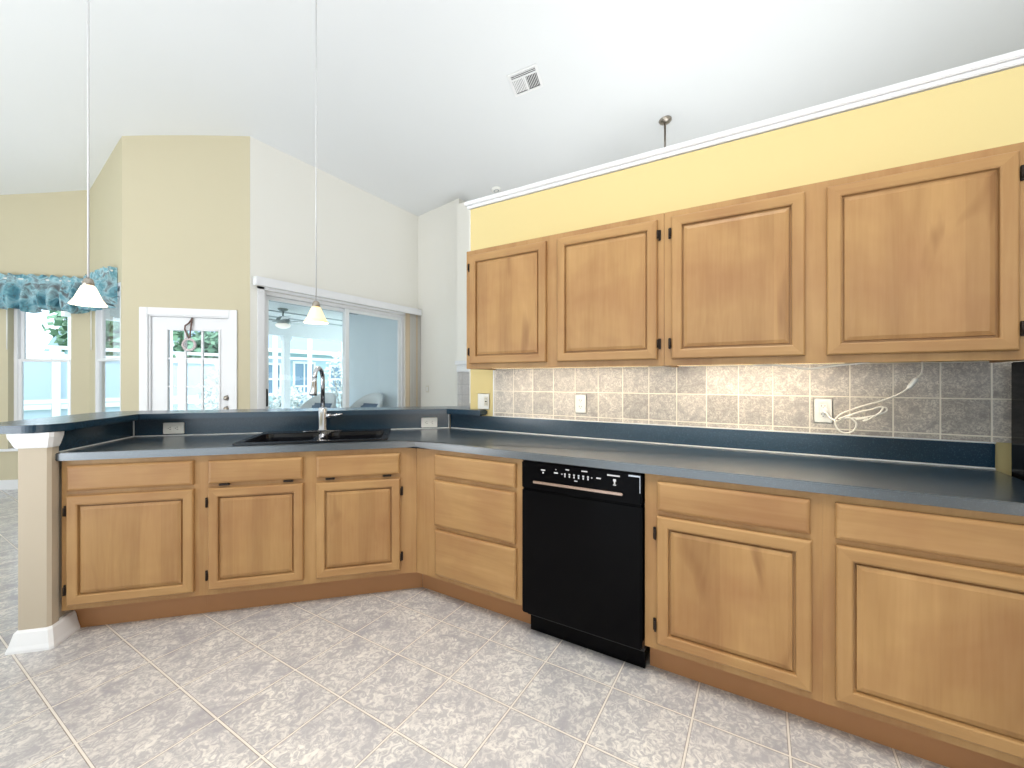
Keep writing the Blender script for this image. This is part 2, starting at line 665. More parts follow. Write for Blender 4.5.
def wall(name, p0, p1, th, mat, holes=(), ztop=None, z0=0.0, dz=0.02):
    """wall whose room face runs p0->p1 with thickness to the left; holes as (s0,s1,z0,z1)"""
    P0, P1 = Vector(p0 + (0,)), Vector(p1 + (0,))
    L = (P1 - P0).length
    d = (P1 - P0) / L
    n = Vector((-d.y, d.x, 0))
    outer = [(0, z0), (L, z0)]
    ks = [L, 0.0] if ztop is not None else sorted([0.0, L] + [(y - P0.y) / d.y for y in YCUT if abs(d.y) > 1e-6 and 0 < (y - P0.y) / d.y < L], reverse=True)
    for s in ks:
        outer.append((s, ztop if ztop is not None else zc((P0 + d * s).y) + dz))
    hl = [[(a, b_), (c, b_), (c, e), (a, e)] for a, c, b_, e in holes]
    mb = MB()
    mb.prism(outer, hl, 0.0, th, conv=lambda q: P0 + d * q.x + n * q.z + Vector((0, 0, q.y)))
    return struct(mb.build(name, mat))


# window wall A (45 deg)
WA = (-4.495, -3.90, 0.47, 2.33)
wall('wall_nook', pA0, pAB, 0.16, M['beige'], [(WA[0] + 7.0, WA[1] + 7.0, WA[2], WA[3])])
# window wall B along Y, opening Y 6.64..5.93
WB = (5.935, 6.75, 0.47, 2.33)
wall('wall_nook_side', pAB, pBC, 0.085, M['beige'], [(pAB[1] - WB[1], pAB[1] - WB[0], WB[2], WB[3])])
# door wall C
uBC = (pBC[0] - pBC[1]) * S2
DC = (-2.745, -1.958, 0.0, 1.985)
wall('wall_door', pBC, pCD, 0.16, M['beige'], [(DC[0] - uBC, DC[1] - uBC, 0.001, DC[3])])
# slider wall D
SD = (2.70, 4.97, 0.0, 2.33)
wall('wall_slider', pCD, (5.60, YD), 0.16, M['offwhite'], [(SD[0] - pCD[0], SD[1] - pCD[0], 0.001, SD[3])])
# wall E and chimney breast
wall('wall_living', pDE, (XE, 4.15), 0.16, M['offwhite'])
cb = MB()
b_ = [(0, 0)]
cb.prism([(4.053, 0.0), (2.75, 0.0), (2.75, 2.05), (3.78, 2.05), (3.78, 3.995), (4.053, 3.995)], [], 5.10, 5.44, conv=lambda q: (q.z, q.x, q.y))
struct(cb.build('wall_fireplace', M['offwhite']))
wall('wall_living_far', (8.75, 4.15), (8.75, -3.5), 0.15, M['offwhite'])
wall('wall_living_end', (5.45, 4.15), (8.75, 4.15), 0.15, M['offwhite'])

# walls behind the viewer; the left one has an opening added to let daylight in
wall('wall_back', (8.8, -3.45), (-4.6, -3.45), 0.15, M['offwhite'])
wall('wall_left', (-4.45, -3.45), (-4.45, 9.3), 0.15, M['beige'], [(2.4, 6.4, 0.05, 2.5)])
# kitchen wall with white cap
XW = 2.425
kw = MB()
kw.box(XW, XW + 0.13, -2.6, 1.805, 0, 2.50)
struct(kw.build('wall_kitchen', M['yellow']))
ec = MB()
ec.box(XW - 0.002, XW + 0.132, 1.803, 1.811, 1.10, 2.50)
struct(ec.build('trim_wall_end', M['offwhite']))
cp = MB()
cp.box(XW - 0.022, XW + 0.155, -2.6, 1.845, 2.528, 2.556, 0.004)
cp.box(XW - 0.009, XW + 0.142, -2.6, 1.83, 2.506, 2.53, 0.004)
struct(cp.build('trim_cap', M['trim']))

# half walls of the peninsula (v 3.10..3.215) and its return (u -1.775..-1.665)
hw = MB()
uR = 0.330
hw.prism([uv(-1.775, 3.105), uv(uR - 0.02, 3.105), (XW, 1.975), (XW, 1.812), (XW + 0.13, 1.812), (XW + 0.13, 2.03), uv(uR + 0.03, 3.215), uv(-1.775, 3.215)], [], 0, 1.02)
struct(hw.build('wall_peninsula', M['beige']))
rw = MB((-1.72, 2.453, 0))
rw.prism([(-1.772, 2.453), (-1.664, 2.453), (-1.652, 2.465), (-1.652, 2.506), (-1.668, 2.508), (-1.668, 3.105), (-1.772, 3.105)], [], 0, 1.02)
struct(rw.build('wall_return', M['taupe'], None, at(-1.72, 2.453, 0, ROT_P), ROT_P))
# flared capital and base round the return's end
def flare(name, zs, grow, ends, vr=2.50):
    mb = MB((-1.72, 2.453, 0))
    b = bmesh.new()
    rings = []
    for z, g in zip(zs, grow):
        u0, u1, v0 = -1.772 - g, -1.652 + g, 2.453 - g
        c = 0.012
        ring = [(u0, ends), (u0, v0), (u1 - c, v0), (u1, v0 + c), (u1, vr), (-1.668, vr + 0.004), (-1.668, ends)]
        rings.append([b.verts.new((p[0], p[1], z)) for p in ring])
    for A, B in zip(rings, rings[1:]):
        for i in range(len(A)):
            j = (i + 1) % len(A)
            b.faces.new([A[i], A[j], B[j], B[i]])
    b.faces.new(rings[0][::-1])
    b.faces.new(rings[-1])
    bmesh.ops.recalc_face_normals(b, faces=b.faces[:])
    mb._add(b)
    return struct(mb.build(name, M['trim'], None, at(-1.72, 2.453, 0, ROT_P), ROT_P))


flare('trim_capital', [0.948, 0.956, 1.0, 1.022], [0.006, 0.010, 0.024, 0.026], 3.10)
flare('baseboard_return', [0.0, 0.012, 0.03, 0.085, 0.095], [0.028, 0.028, 0.022, 0.010, 0.003], 3.10, 2.598)

# baseboards of the far walls
for nm, p0, p1 in (('baseboard_nook', pA0, pAB), ('baseboard_nook_side', pAB, pBC), ('baseboard_living', pDE, (XE, 4.16))):
    wall(nm, p0, p1, -0.015, M['trim'], ztop=0.11)
wall('baseboard_door', pBC, uv(DC[0] - 0.12, CC), -0.015, M['trim'], ztop=0.11)


# ------------------------------------------------------------------ windows
def dh_window(name, rot, a0, a1, bface, z0, z1, sill_a0, wand_a, rec=0.07):
    """double hung window in a drywall recess; a runs right, b away from the room"""
    base = ((a0 + a1) / 2, bface, z0)
    o = bpy.data.objects.new(name, None)
    COL.objects.link(o)
    o.location = at(*base, rot)
    o.rotation_euler = (0, 0, math.radians(rot))
    struct(o)
    b0 = bface + rec
    m = MB(base)
    w = 0.035
    m.box(a0, a0 + w, b0, b0 + 0.08, z0, z1, 0.003)
    m.box(a1 - w, a1, b0, b0 + 0.08, z0, z1, 0.003)
    m.box(a0 + w, a1 - w, b0, b0 + 0.08, z1 - w, z1, 0.003)
    m.box(a0 + w, a1 - w, b0, b0 + 0.08, z0, z0 + w, 0.003)
    m.build('window_frame', M['trim'], o)
    zm = 1.50
    for nm, s0, s1, bb in (('upper_sash', zm - 0.015, z1 - w, b0 + 0.045), ('lower_sash', z0 + w, zm + 0.018, b0 + 0.012)):
        m = MB(base)
        sw = 0.032
        m.box(a0 + w, a0 + w + sw, bb, bb + 0.03, s0, s1, 0.002)
        m.box(a1 - w - sw, a1 - w, bb, bb + 0.03, s0, s1, 0.002)
        m.box(a0 + w + sw, a1 - w - sw, bb, bb + 0.03, s0, s0 + sw, 0.002)
        m.box(a0 + w + sw, a1 - w - sw, bb, bb + 0.03, s1 - sw, s1, 0.002)
        s = m.build(nm, M['trim'], o)
        g = MB(base)
        g.box(a0 + w + sw, a1 - w - sw, bb + 0.012, bb + 0.018, s0 + sw, s1 - sw)
        g.build('pane', M['glass'], s)
    m = MB(base)
    m.box(sill_a0, a1 + 0.03, bface - 0.035, bface, z0 - 0.028, z0, 0.006)
    m.box(a0 + 0.001, a1 - 0.001, bface, b0, z0 - 0.02, z0 + 0.002)
    m.build('window_sill', M['trim'], o)
    m = MB(base)
    m.tube([(wand_a, bface - 0.02, 2.2), (wand_a, bface - 0.02, 1.62)], 0.005)
    m.build('blind_wand', M['plate'], o)
    return o


dh_window('window_1', ROT_P, WA[0], WA[1], CA, WA[2], WA[3], -4.62, -4.49)
dh_window('window_2', ROT_R, -WB[1], -WB[0], XB, WB[2], WB[3], -WB[1] - 0.03, -6.80, 0.002)


# ------------------------------------------------------------------ patio door in wall C
dr = bpy.data.objects.new('door_1', None)
COL.objects.link(dr)
db = ((DC[0] + DC[1]) / 2, CC, 0)
dr.location = at(*db, ROT_P)
dr.rotation_euler = (0, 0, math.radians(ROT_P))
struct(dr)
m = MB(db)
cw = 0.075
m.box(DC[0] - cw, DC[0] + 0.004, CC - 0.02, CC, 0, DC[3] + cw, 0.004)
m.box(DC[1] - 0.004, DC[1] + cw, CC - 0.02, CC, 0, DC[3] + cw, 0.004)
m.box(DC[0], DC[1], CC - 0.02, CC, DC[3] - 0.004, DC[3] + cw, 0.004)
m.build('door_casing', M['trim'], dr)
m = MB(db)
m.box(DC[0] + 0.001, DC[0] + 0.018, CC + 0.001, CC + 0.155, 0, DC[3] - 0.001)
m.box(DC[1] - 0.018, DC[1] - 0.001, CC + 0.001, CC + 0.155, 0, DC[3] - 0.001)
m.box(DC[0], DC[1], CC + 0.001, CC + 0.155, DC[3] - 0.018, DC[3] - 0.001)
m.build('door_jamb', M['trim'], dr)
g0, g1, gz0, gz1 = -2.574, -2.083, 0.26, 1.82
L0, L1, LT = DC[0] + 0.021, DC[1] - 0.021, DC[3] - 0.021
m = MB(db)
m.prism([(L0, 0.01), (L1, 0.01), (L1, LT), (L0, LT)], [[(g0, gz0), (g1, gz0), (g1, gz1), (g0, gz1)]], CC + 0.03, CC + 0.07, conv=lambda q: (q.x, q.z, q.y))
leaf = m.build('door_leaf', M['trim'], dr)
m = MB(db)
e = 0.022
m.box(g0 - e, g0, CC + 0.018, CC + 0.031, gz0 - e, gz1 + e, 0.004)
m.box(g1, g1 + e, CC + 0.018, CC + 0.031, gz0 - e, gz1 + e, 0.004)
m.box(g0, g1, CC + 0.018, CC + 0.031, gz1, gz1 + e, 0.004)
m.box(g0, g1, CC + 0.018, CC + 0.031, gz0 - e, gz0, 0.004)
for i in (1, 2):
    a = g0 + (g1 - g0) * i / 3
    m.box(a - 0.009, a + 0.009, CC + 0.03, CC + 0.06, gz0, gz1)
for i in range(1, 5):
    z = gz1 - 0.313 * i
    m.box(g0, g1, CC + 0.031, CC + 0.059, z - 0.009, z + 0.009)
m.build('muntin_grid', M['trim'], leaf)
m = MB(db)
m.box(g0, g1, CC + 0.042, CC + 0.048, gz0, gz1)
m.build('pane', M['glass'], leaf)
for nm, z in (('door_knob', 1.063), ('door_knob', 0.94)):
    m = MB(db)
    prof = [(0, -0.06), (0.018, -0.058), (0.027, -0.045), (0.025, -0.032), (0.011, -0.024), (0.011, -0.01), (0.03, -0.008), (0.031, 0.0), (0, 0.0)]
    m.lathe(prof, (-1.995, CC + 0.03, z), 20, Matrix.Rotation(math.radians(-90), 4, 'X'))
    m.build(nm if z > 1 else 'deadbolt', M['nickel'], leaf)

# hanger with bead ring on the door
hb = (-2.36, CC + 0.015, 1.58)
hg = thing('door_hanger', 'ring of pale beads hanging by a brown strap over the white glazed door', 'hanging decoration', hb, ROT_P)
m = MB(hb)
pts = []
for i in range(18):
    t = 2 * math.pi * i / 18
    m.ball((-2.36 + 0.058 * math.cos(t), CC - 0.002, 1.66 + 0.062 * math.sin(t)), 0.0145, 2)
m.build('bead_ring', M['bead'], hg)
m = MB(hb)
m.tube([(-2.335, CC + 0.012, 1.962), (-2.338, CC + 0.005, 1.9), (-2.345, CC - 0.002, 1.82), (-2.352, CC - 0.004, 1.72)], 0.009)
m.tube([(-2.335, CC + 0.012, 1.955), (-2.36, CC - 0.002, 1.90), (-2.395, CC - 0.004, 1.87), (-2.40, CC - 0.004, 1.83), (-2.375, CC - 0.004, 1.77), (-2.358, CC - 0.004, 1.72)], 0.008)
m.build('strap', M['strap'], hg)

# ------------------------------------------------------------------ sliding patio door in wall D
sb = ((SD[0] + SD[1]) / 2, YD, 0)
sl = bpy.data.objects.new('door_2', None)
COL.objects.link(sl)
sl.location = sb
struct(sl)
m = MB(sb)
fb0, fb1 = YD + 0.03, YD + 0.14
m.box(SD[0] + 0.001, SD[0] + 0.045, fb0, fb1, 0, SD[3], 0.003)
m.box(SD[1] - 0.045, SD[1] - 0.001, fb0, fb1, 0, SD[3], 0.003)
m.box(SD[0] + 0.045, SD[1] - 0.045, fb0, fb1, SD[3] - 0.045, SD[3] - 0.001, 0.003)
m.box(SD[0] + 0.045, SD[1] - 0.045, fb0, fb1, 0, 0.035, 0.003)
m.box(SD[0] - 0.075, SD[0] + 0.002, YD - 0.018, YD, 0, SD[3] + 0.06, 0.004)
m.box(SD[0] - 0.075, SD[1] + 0.03, YD - 0.018, YD, SD[3] - 0.002, SD[3] + 0.06, 0.004)
m.build('door_frame', M['trim'], sl)
for x0, x1, yy, nm in ((2.748, 3.93, YD + 0.095, 'fixed_panel'), (3.86, 4.925, YD + 0.045, 'sliding_panel')):
    m = MB(sb)
    sw = 0.062
    z0, z1 = 0.036, SD[3] - 0.046
    m.box(x0, x0 + sw, yy, yy + 0.035, z0, z1, 0.003)
    m.box(x1 - sw, x1, yy, yy + 0.035, z0, z1, 0.003)
    m.box(x0 + sw, x1 - sw, yy, yy + 0.035, z0, z0 + 0.07, 0.003)
    m.box(x0 + sw, x1 - sw, yy, yy + 0.035, z1 - 0.045, z1, 0.003)
    p = m.build(nm, M['outwhite'], sl)
    m = MB(sb)
    m.box(x0 + sw, x1 - sw, yy + 0.014, yy + 0.02, z0 + 0.07, z1 - 0.045)
    m.build('pane', M['glass'], p)
m = MB(sb)
m.box(2.765, 2.785, YD + 0.06, YD + 0.094, 0.95, 1.16, 0.006)
m.build('door_handle', M['blackmatte'], sl)

# vertical blinds: headrail box across the opening and stacked vanes at the right
vbase = (3.9, YD - 0.06, 0)
vb = thing('vertical_blinds', 'vertical blinds with white valance box, vanes stacked at right of the sliding door', 'blinds', vbase)
m = MB(vbase)
m.box(2.565, 5.25, YD - 0.105, YD - 0.09, 2.355, 2.455, 0.004)
m.box(2.565, 2.58, YD - 0.09, YD - 0.019, 2.355, 2.455, 0.003)
m.box(2.58, 5.25, YD - 0.09, YD - 0.02, 2.435, 2.452, 0.003)
m.build('valance_box', M['trim'], vb)
m = MB(vbase)
m.box(2.5802, 5.245, YD - 0.0897, YD - 0.0192, 2.358, 2.43)
m.build('head_track', M['plate'], vb)
for i in range(9):
    x = 4.975 + i * 0.035
    m = MB(vbase)
    a = math.radians(24 if i % 2 else 18)
    rows = []
    for z in (0.03, 2.357):
        rows.append([(x + (t * 0.04) * math.cos(a), YD - 0.052 - (t * 0.04) * math.sin(a) + 0.004 * (1 - t * t), z) for t in (-1, -0.5, 0, 0.5, 1)])
    m.grid(rows)
    o = m.build('vane', M['vane_tan'] if i in (0, 5) else M['vane'], vb)
    so = o.modifiers.new('thickness', 'SOLIDIFY')
    so.thickness = 0.002


# ------------------------------------------------------------------ valances
def valance(name, label, rot, a0, a1, bface, z0, z1, seed):
    base = ((a0 + a1) / 2, bface - 0.06, z0)
    o = thing(name, label, 'curtain', base, rot, 'gathered valances over the nook windows')
    r = random.Random(seed)
    ph = [r.uniform(0, 6.28) for _ in range(8)]
    N = int((a1 - a0) * 150)
    Z = 16
    H = z1 - z0
    rows = []
    for j in range(Z + 1):
        t = j / Z
        row = []
        for i in range(N + 1):
            s = (a1 - a0) * i / N
            puff = math.sin(math.pi * min(1, max(0, (t - 0.22) / 0.78))) ** 0.8
            amp = 0.010 + 0.052 * t
            if t < 0.22:
                amp = 0.008 + 0.008 * abs(t - 0.12) / 0.12
            w = math.sin(s * 52 + ph[0] + 0.9 * math.sin(s * 9 + ph[1])) + 0.6 * math.sin(s * 31 + ph[2] + t * 1.3) + 0.35 * math.sin(s * 97 + ph[3] + 2 * t)
            off = amp * w * 0.8 + 0.05 * puff + (0.006 * math.sin(9 * t + s * 40) if t > 0.3 else 0)
            zz = z1 - t * H
            if j == 0:
                zz += 0.010 * math.sin(s * 62 + ph[4])
            sc = 0.035 * abs(math.sin(s * 7.5 + ph[5])) + 0.012 * math.sin(s * 31 + ph[6])
            zz += sc * max(0, (t - 0.5)) * 2
            row.append((a0 + s, bface - 0.065 - off, zz))
        rows.append(row)
    m = MB(base)
    m.grid(rows)
    # returns to the wall
    for e_, k in ((0, 1), (-1, -1)):
        m.grid([[rw_[e_], (rw_[e_][0] - 0.004 * k, bface - 0.004, rw_[e_][2])] for rw_ in rows])
    m.build('fabric', M['floral'], o)
    m = MB(base)
    m.tube([(a0 - 0.005, bface - 0.05, z1 - 0.05), (a1 + 0.005, bface - 0.05, z1 - 0.05)], 0.011)
    for a in (a0 + 0.01, a1 - 0.01):
        m.box(a - 0.008, a + 0.008, bface - 0.05, bface, z1 - 0.06, z1 - 0.04)
    m.build('curtain_rod', M['plate'], o)
    return o


valance('window_valance', 'wide teal floral gathered valance over the far left nook window', ROT_P, -5.0, -3.72, CA, 2.05, 2.485, 3)
valance('window_valance', 'narrow teal floral gathered valance over the side window by the wall corner', ROT_R, -6.86, -6.02, XB, 2.06, 2.50, 11)


# ------------------------------------------------------------------ cabinets
DTH = 0.02


def hinge(o, off, a, bf, z, side):
    m = MB(off)
    m.tube([(a, bf - 0.003, z - 0.020), (a, bf - 0.003, z + 0.020)], 0.0042, 8)
    m.box(min(a, a + side * 0.012), max(a, a + side * 0.012), bf + 0.012, bf + 0.0185, z - 0.026, z + 0.026, 0.002)
    m.build('hinge', M['hinge'], o)


def cab_door(root, off, a0, a1, bf, z0, z1, hs):
    m = MB(off)
    m.door(a0, a1, bf, z0, z1)
    d = m.build('door', [M['wood_v'], M['wood_h'], M['wood_p']], root)
    if hs:
        a = a0 - 0.004 if hs < 0 else a1 + 0.004
        for z in (z0 + 0.075, z1 - 0.075):
            hinge(d, off, a, bf, z, hs)
    return d


def drawer_front(root, off, a0, a1, bf, z0, z1, name='drawer'):
    m = MB(off)
    b = bmesh.new()
    rings = [(0, 0.02), (0, 0.009), (0.004, 0.004), (0.010, 0.001), (0.014, 0.0)]
    R = [[b.verts.new((x, bf + d, z)) for x, z in ((a0 + i, z0 + i), (a1 - i, z0 + i), (a1 - i, z1 - i), (a0 + i, z1 - i))] for i, d in rings]
    for A, B in zip(R, R[1:]):
        for q in range(4):
            b.faces.new([A[q], A[(q + 1) % 4], B[(q + 1) % 4], B[q]])
    b.faces.new(R[-1])
    b.faces.new(R[0][::-1])
    bmesh.ops.recalc_face_normals(b, faces=b.faces[:])
    m._add(b)
    return m.build(name, M['wood_h'], root)


def base_body(root, off, a0, a1, bf, depth, z0=0.138, z1=0.874):
    """bf = face frame plane"""
    m = MB(off)
    m.box(a0, a1, bf, bf + depth, z0, z1)
    m.build('body', M['wood_v'], root)


def toe(root, off, a0, a1, b0):
    m = MB(off)
    m.box(a0, a1, b0, b0 + 0.016, 0.0, 0.138)
    m.build('toe_board', M['toe'], root)


# --- peninsula
FP = 2.511
bD = FP - DTH - 0.001
off = (-1.36, FP, 0)
c = thing('base_cabinet', 'base cabinet beside the white-capped half-wall end, one wide door under one drawer', 'cabinet', off, ROT_P)
base_body(c, off, -1.644, -1.0603, FP, 0.585)
toe(c, off, -1.664, -1.0603, FP + 0.093)
cab_door(c, off, -1.617, -1.080, bD, 0.166, 0.702, -1)
drawer_front(c, off, -1.617, -1.081, bD, 0.724, 0.850)
off = (-0.52, FP, 0)
c = thing('sink_cabinet', 'double-door sink base cabinet with two false drawer fronts under the black sink', 'cabinet', off, ROT_P)
m = MB(off)
m.prism([(-1.060, FP), (0.0493, FP), (0.056, FP + 0.02), (0.040, FP + 0.04), (-1.060, FP + 0.04)], [], 0.138, 0.874)
m.box(-1.060, -1.042, FP + 0.04, 3.09, 0.138, 0.874)
m.box(-0.018, 0.0, FP + 0.04, 3.09, 0.138, 0.874)
m.box(-1.042, -0.018, FP + 0.04, 3.09, 0.138, 0.156)
m.box(-1.042, -0.018, 3.08, 3.09, 0.156, 0.70)
m.build('body', M['wood_v'], c)
toe(c, off, -1.060, 0.088, FP + 0.093)
cab_door(c, off, -1.014, -0.558, bD, 0.169, 0.701, -1)
cab_door(c, off, -0.494, -0.043, bD, 0.169, 0.698, 1)
for a0, a1 in ((-1.013, -0.561), (-0.492, -0.045)):
    d = drawer_front(c, off, a0, a1, bD, 0.724, 0.845, 'false_drawer_front')
    for t in (0.16, 0.84):
        aa = a0 + (a1 - a0) * t
        m = MB(off)
        m.box(aa - 0.024, aa + 0.024, bD + 0.004, bD + 0.019, 0.712, 0.7235, 0.002)
        m.build('hinge', M['hinge'], d)

# --- right run (a = -Y, b = X)
FR = 1.811
bR = FR - DTH - 0.001
yc = 1.735
off = (-1.36, FR, 0)
c = thing('drawer_cabinet', 'base cabinet with a stack of three plain drawers left of the black dishwasher', 'cabinet', off, ROT_R)
m = MB(off)
m.prism([(-1.7395, FR), (-1.020, FR), (-1.020, 2.39), (-1.30, 2.39), (-1.735, FR + 0.04)], [], 0.138, 0.874)
m.build('body', M['wood_v'], c)
toe(c, off, -1.777, -1.020, FR + 0.093)
drawer_front(c, off, -1.590, -1.058, bR, 0.727, 0.848)
drawer_front(c, off, -1.595, -1.060, bR, 0.445, 0.703)
drawer_front(c, off, -1.588, -1.055, bR, 0.166, 0.422)

off = (-0.10, FR, 0)
c = thing('base_cabinet', 'base cabinet just right of the dishwasher, raised-panel door under one drawer', 'cabinet', off, ROT_R)
base_body(c, off, -0.425, 0.1848, FR, 0.58)
toe(c, off, -0.425, 0.1849, FR + 0.093)
cab_door(c, off, -0.374, 0.152, bR, 0.170, 0.702, -1)
drawer_front(c, off, -0.372, 0.148, bR, 0.724, 0.847)
off = (0.49, FR, 0)
c = thing('base_cabinet', 'base cabinet at the photo\'s right edge by the refrigerator, door under one drawer', 'cabinet', off, ROT_R)
base_body(c, off, 0.1851, 0.795, FR, 0.58)
toe(c, off, 0.1850, 0.795, FR + 0.093)
cab_door(c, off, 0.220, 0.752, bR, 0.170, 0.702, 1)
drawer_front(c, off, 0.219, 0.750, bR, 0.724, 0.847)

# --- dishwasher
off = (-0.72, FR, 0)
dw = thing('dishwasher', 'gloss black built-in dishwasher with a metal handle strip between the maple cabinets', 'dishwasher', off, ROT_R)
A0, A1 = -1.014, -0.431
m = MB(off)
m.box(A0 + 0.004, A1 - 0.004, FR + 0.03, 2.36, 0.09, 0.872)
m.build('tub', M['blackmatte'], dw)
m = MB(off)
m.box(A0, A1, FR - 0.026, FR + 0.03, 0.125, 0.735, 0.006)
m.build('door', M['black'], dw)
m = MB(off)
m.box(A0, A1, FR - 0.028, FR + 0.03, 0.738, 0.872, 0.006)
cpn = m.build('control_panel', M['black'], dw)
m = MB(off)
m.box(-0.946, -0.510, FR - 0.040, FR - 0.027, 0.771, 0.783, 0.003)
m.build('handle', M['bronze'], dw)
# recessed finger grip below the strip
m = MB(off)
pr = []
for i in range(9):
    t = math.pi * i / 8
    pr.append((-0.728 - 0.085 * math.cos(t), 0.768 - 0.030 * math.sin(t)))
m.prism(pr, [], FR - 0.034, FR - 0.0285, conv=lambda q: (q.x, q.z, q.y))
m.build('grip_lip', M['black'], dw)
m = MB(off)
fy = FR - 0.0285
def dash(a, z, w, h):
    m.box(a - w / 2, a + w / 2, fy - 0.0006, fy + 0.001, z - h / 2, z + h / 2)
dash(-0.895, 0.838, 0.022, 0.005); dash(-0.895, 0.826, 0.007, 0.008)
dash(-0.828, 0.832, 0.020, 0.006); dash(-0.828, 0.848, 0.005, 0.003)
for i in range(6):
    a = -0.782 + i * 0.0225
    dash(a, 0.832, 0.008, 0.006); dash(a, 0.822, 0.006, 0.009)
dash(-0.797, 0.830, 0.005, 0.005); dash(-0.652, 0.830, 0.005, 0.005)
dash(-0.770, 0.853, 0.018, 0.005); dash(-0.687, 0.855, 0.028, 0.005); dash(-0.728, 0.806, 0.015, 0.004)
dash(-0.620, 0.832, 0.020, 0.006); dash(-0.553, 0.852, 0.056, 0.006)
dash(-0.548, 0.832, 0.013, 0.010); dash(-0.548, 0.822, 0.006, 0.010); dash(-0.548, 0.812, 0.013, 0.004)
pm = m.build('printed_marks', M['ink'], cpn)
pm['kind'] = 'stuff'
m = MB(off)
m.box(-0.487, -0.440, FR - 0.0295, FR - 0.0275, 0.857, 0.864)
m.box(-0.4405, -0.4375, FR - 0.0295, FR - 0.0275, 0.79, 0.864)
m.build('highlight_strip', M['chrome'], cpn)  # chrome strips stand in for a highlight at the panel's corner
m = MB(off)
m.box(A0 + 0.01, A1 - 0.005, FR + 0.05, FR + 0.07, 0.005, 0.122)
m.build('kick_plate', M['black'], dw)

# --- wall cabinets
FU = 2.105
bU = FU - DTH - 0.001
for lab, A0, A1, doors in (
        ('two-door maple wall cabinet at the free end of the yellow wall, above the rocker switch', -1.597, -0.4035, ((-1.562, -1.033, -1), (-0.965, -0.433, 1))),
        ('two-door maple wall cabinet nearest the viewer, above the outlet with the white cord', -0.4025, 0.80, ((-0.367, 0.155, -1), (0.227, 0.750, 1)))):
    off = ((A0 + A1) / 2, FU, 1.338)
    c = thing('wall_cabinet', lab, 'cabinet', off, ROT_R)
    m = MB(off)
    # hollow underside: carcass plus face frame
    m.box(A0, A1, FU, FU + 0.019, 1.338, 2.078, 0.0012)
    m.box(A0, A0 + 0.016, FU + 0.019, XW - 0.001, 1.338, 2.078)
    m.box(A1 - 0.016, A1, FU + 0.019, XW - 0.001, 1.338, 2.078)
    m.box(A0 + 0.016, A1 - 0.016, FU + 0.019, XW - 0.001, 2.06, 2.076)
    m.box(A0 + 0.016, A1 - 0.016, FU + 0.019, XW - 0.001, 1.362, 1.376)
    m.box(A0 + 0.016, A1 - 0.016, XW - 0.012, XW - 0.001, 1.376, 2.06)
    m.build('body', M['wood_v'], c)
    for a0, a1, hs in doors:
        cab_door(c, off, a0, a1, bU, 1.369, 2.046, hs)

# ------------------------------------------------------------------ worktop, backsplashes
PC = 2.485
inner = (1.784, 2.485 / S2 - 1.784)
XJ = 2.405
cor = (XJ, 3.10 / S2 - XJ)
outer = [uv(-1.665, PC), inner, (1.784, -0.797), (XJ, -0.797), cor, uv(-1.665, 3.10)]
hole = [uv(-0.905, 2.555), uv(-0.135, 2.555), uv(-0.135, 3.05), uv(-0.905, 3.05)]
m = MB((1.2, 2.0, 0.876))
m.prism(outer, [hole], 0.876, 0.914, 0.004)
solo(m, 'countertop', M['lam_top'], 'long L-shaped dark blue laminate worktop on the maple base cabinets', 'countertop', (1.2, 2.0, 0.876))

# backsplash strip along the kitchen wall
off = (XJ, 0.6, 0.915)
c = thing('laminate_backsplash', 'low charcoal-blue laminate strip under the wall tiles along the kitchen wall', 'backsplash', off)
m = MB(off)
m.prism([(XJ, -0.797), (XW - 0.001, -0.797), (XW - 0.001, 1.955), (XJ, 1.972)], [], 0.915, 1.0155, 0.002)
m.build('panel', M['lam'], c)
m = MB(off)
m.box(XJ - 0.005, XJ, -0.797, 1.965, 0.9145, 0.9195)
m.box(XJ + 0.001, XW - 0.001, -0.80, 1.60, 1.0158, 1.0205)
m.build('caulk_line', M['caulk'], c)
# riser behind sink
off = (-0.68, 3.10, 0.915)
c = thing('bar_riser', 'dark blue laminate riser behind the sink between worktop and raised bar', 'backsplash', off, ROT_P)
m = MB(off)
m.box(-1.658, 0.300, 3.0925, 3.104, 0.915, 1.020)
m.build('panel', M['lam'], c)
m = MB(off)
m.box(-1.658, 0.296, 3.088, 3.0925, 0.9145, 0.9195)
m.box(-1.661, -1.656, 3.086, 3.0925, 0.9195, 1.018)
m.box(0.290, 0.295, 3.087, 3.0925, 0.9195, 1.018)
m.build('caulk_line', M['caulk'], c)
# riser on the return wall
off = (-1.665, 2.8, 0.915)
c = thing('bar_riser', 'short dark blue laminate riser on the half-wall return at the worktop\'s left end', 'backsplash', off, ROT_P)
m = MB(off)
m.box(-1.6675, -1.6595, 2.512, 3.085, 0.915, 1.020)
m.build('panel', M['lam'], c)
m = MB(off)
m.box(-1.6595, -1.6545, 2.515, 3.085, 0.9145, 0.9195)
m.build('caulk_line', M['caulk'], c)

# tile backsplash
m = MB((2.415, 0, 0))
m.box(2.415, XW - 0.0008, -1.0, 1.592, 1.021, 1.345)
t_ = solo(m, 'tile_backsplash', M['splash'], 'grey and beige stone-look wall tiles in two rows below the wall cabinets', 'tiles', (2.415, 0, 0))
m = MB((2.414, 1.598, 1.021))
m.box(2.413, XW - 0.0008, 1.592, 1.602, 1.021, 1.337, 0.002)
struct(m.build('trim_tile_edge', M['trim'], None, (2.414, 1.598, 1.021)))

# raised bar top
def arc(cx, cy, r, t0, t1, n=8):
    return [(cx + r * math.cos(math.radians(t0 + (t1 - t0) * i / n)), cy + r * math.sin(math.radians(t0 + (t1 - t0) * i / n))) for i in range(n + 1)]


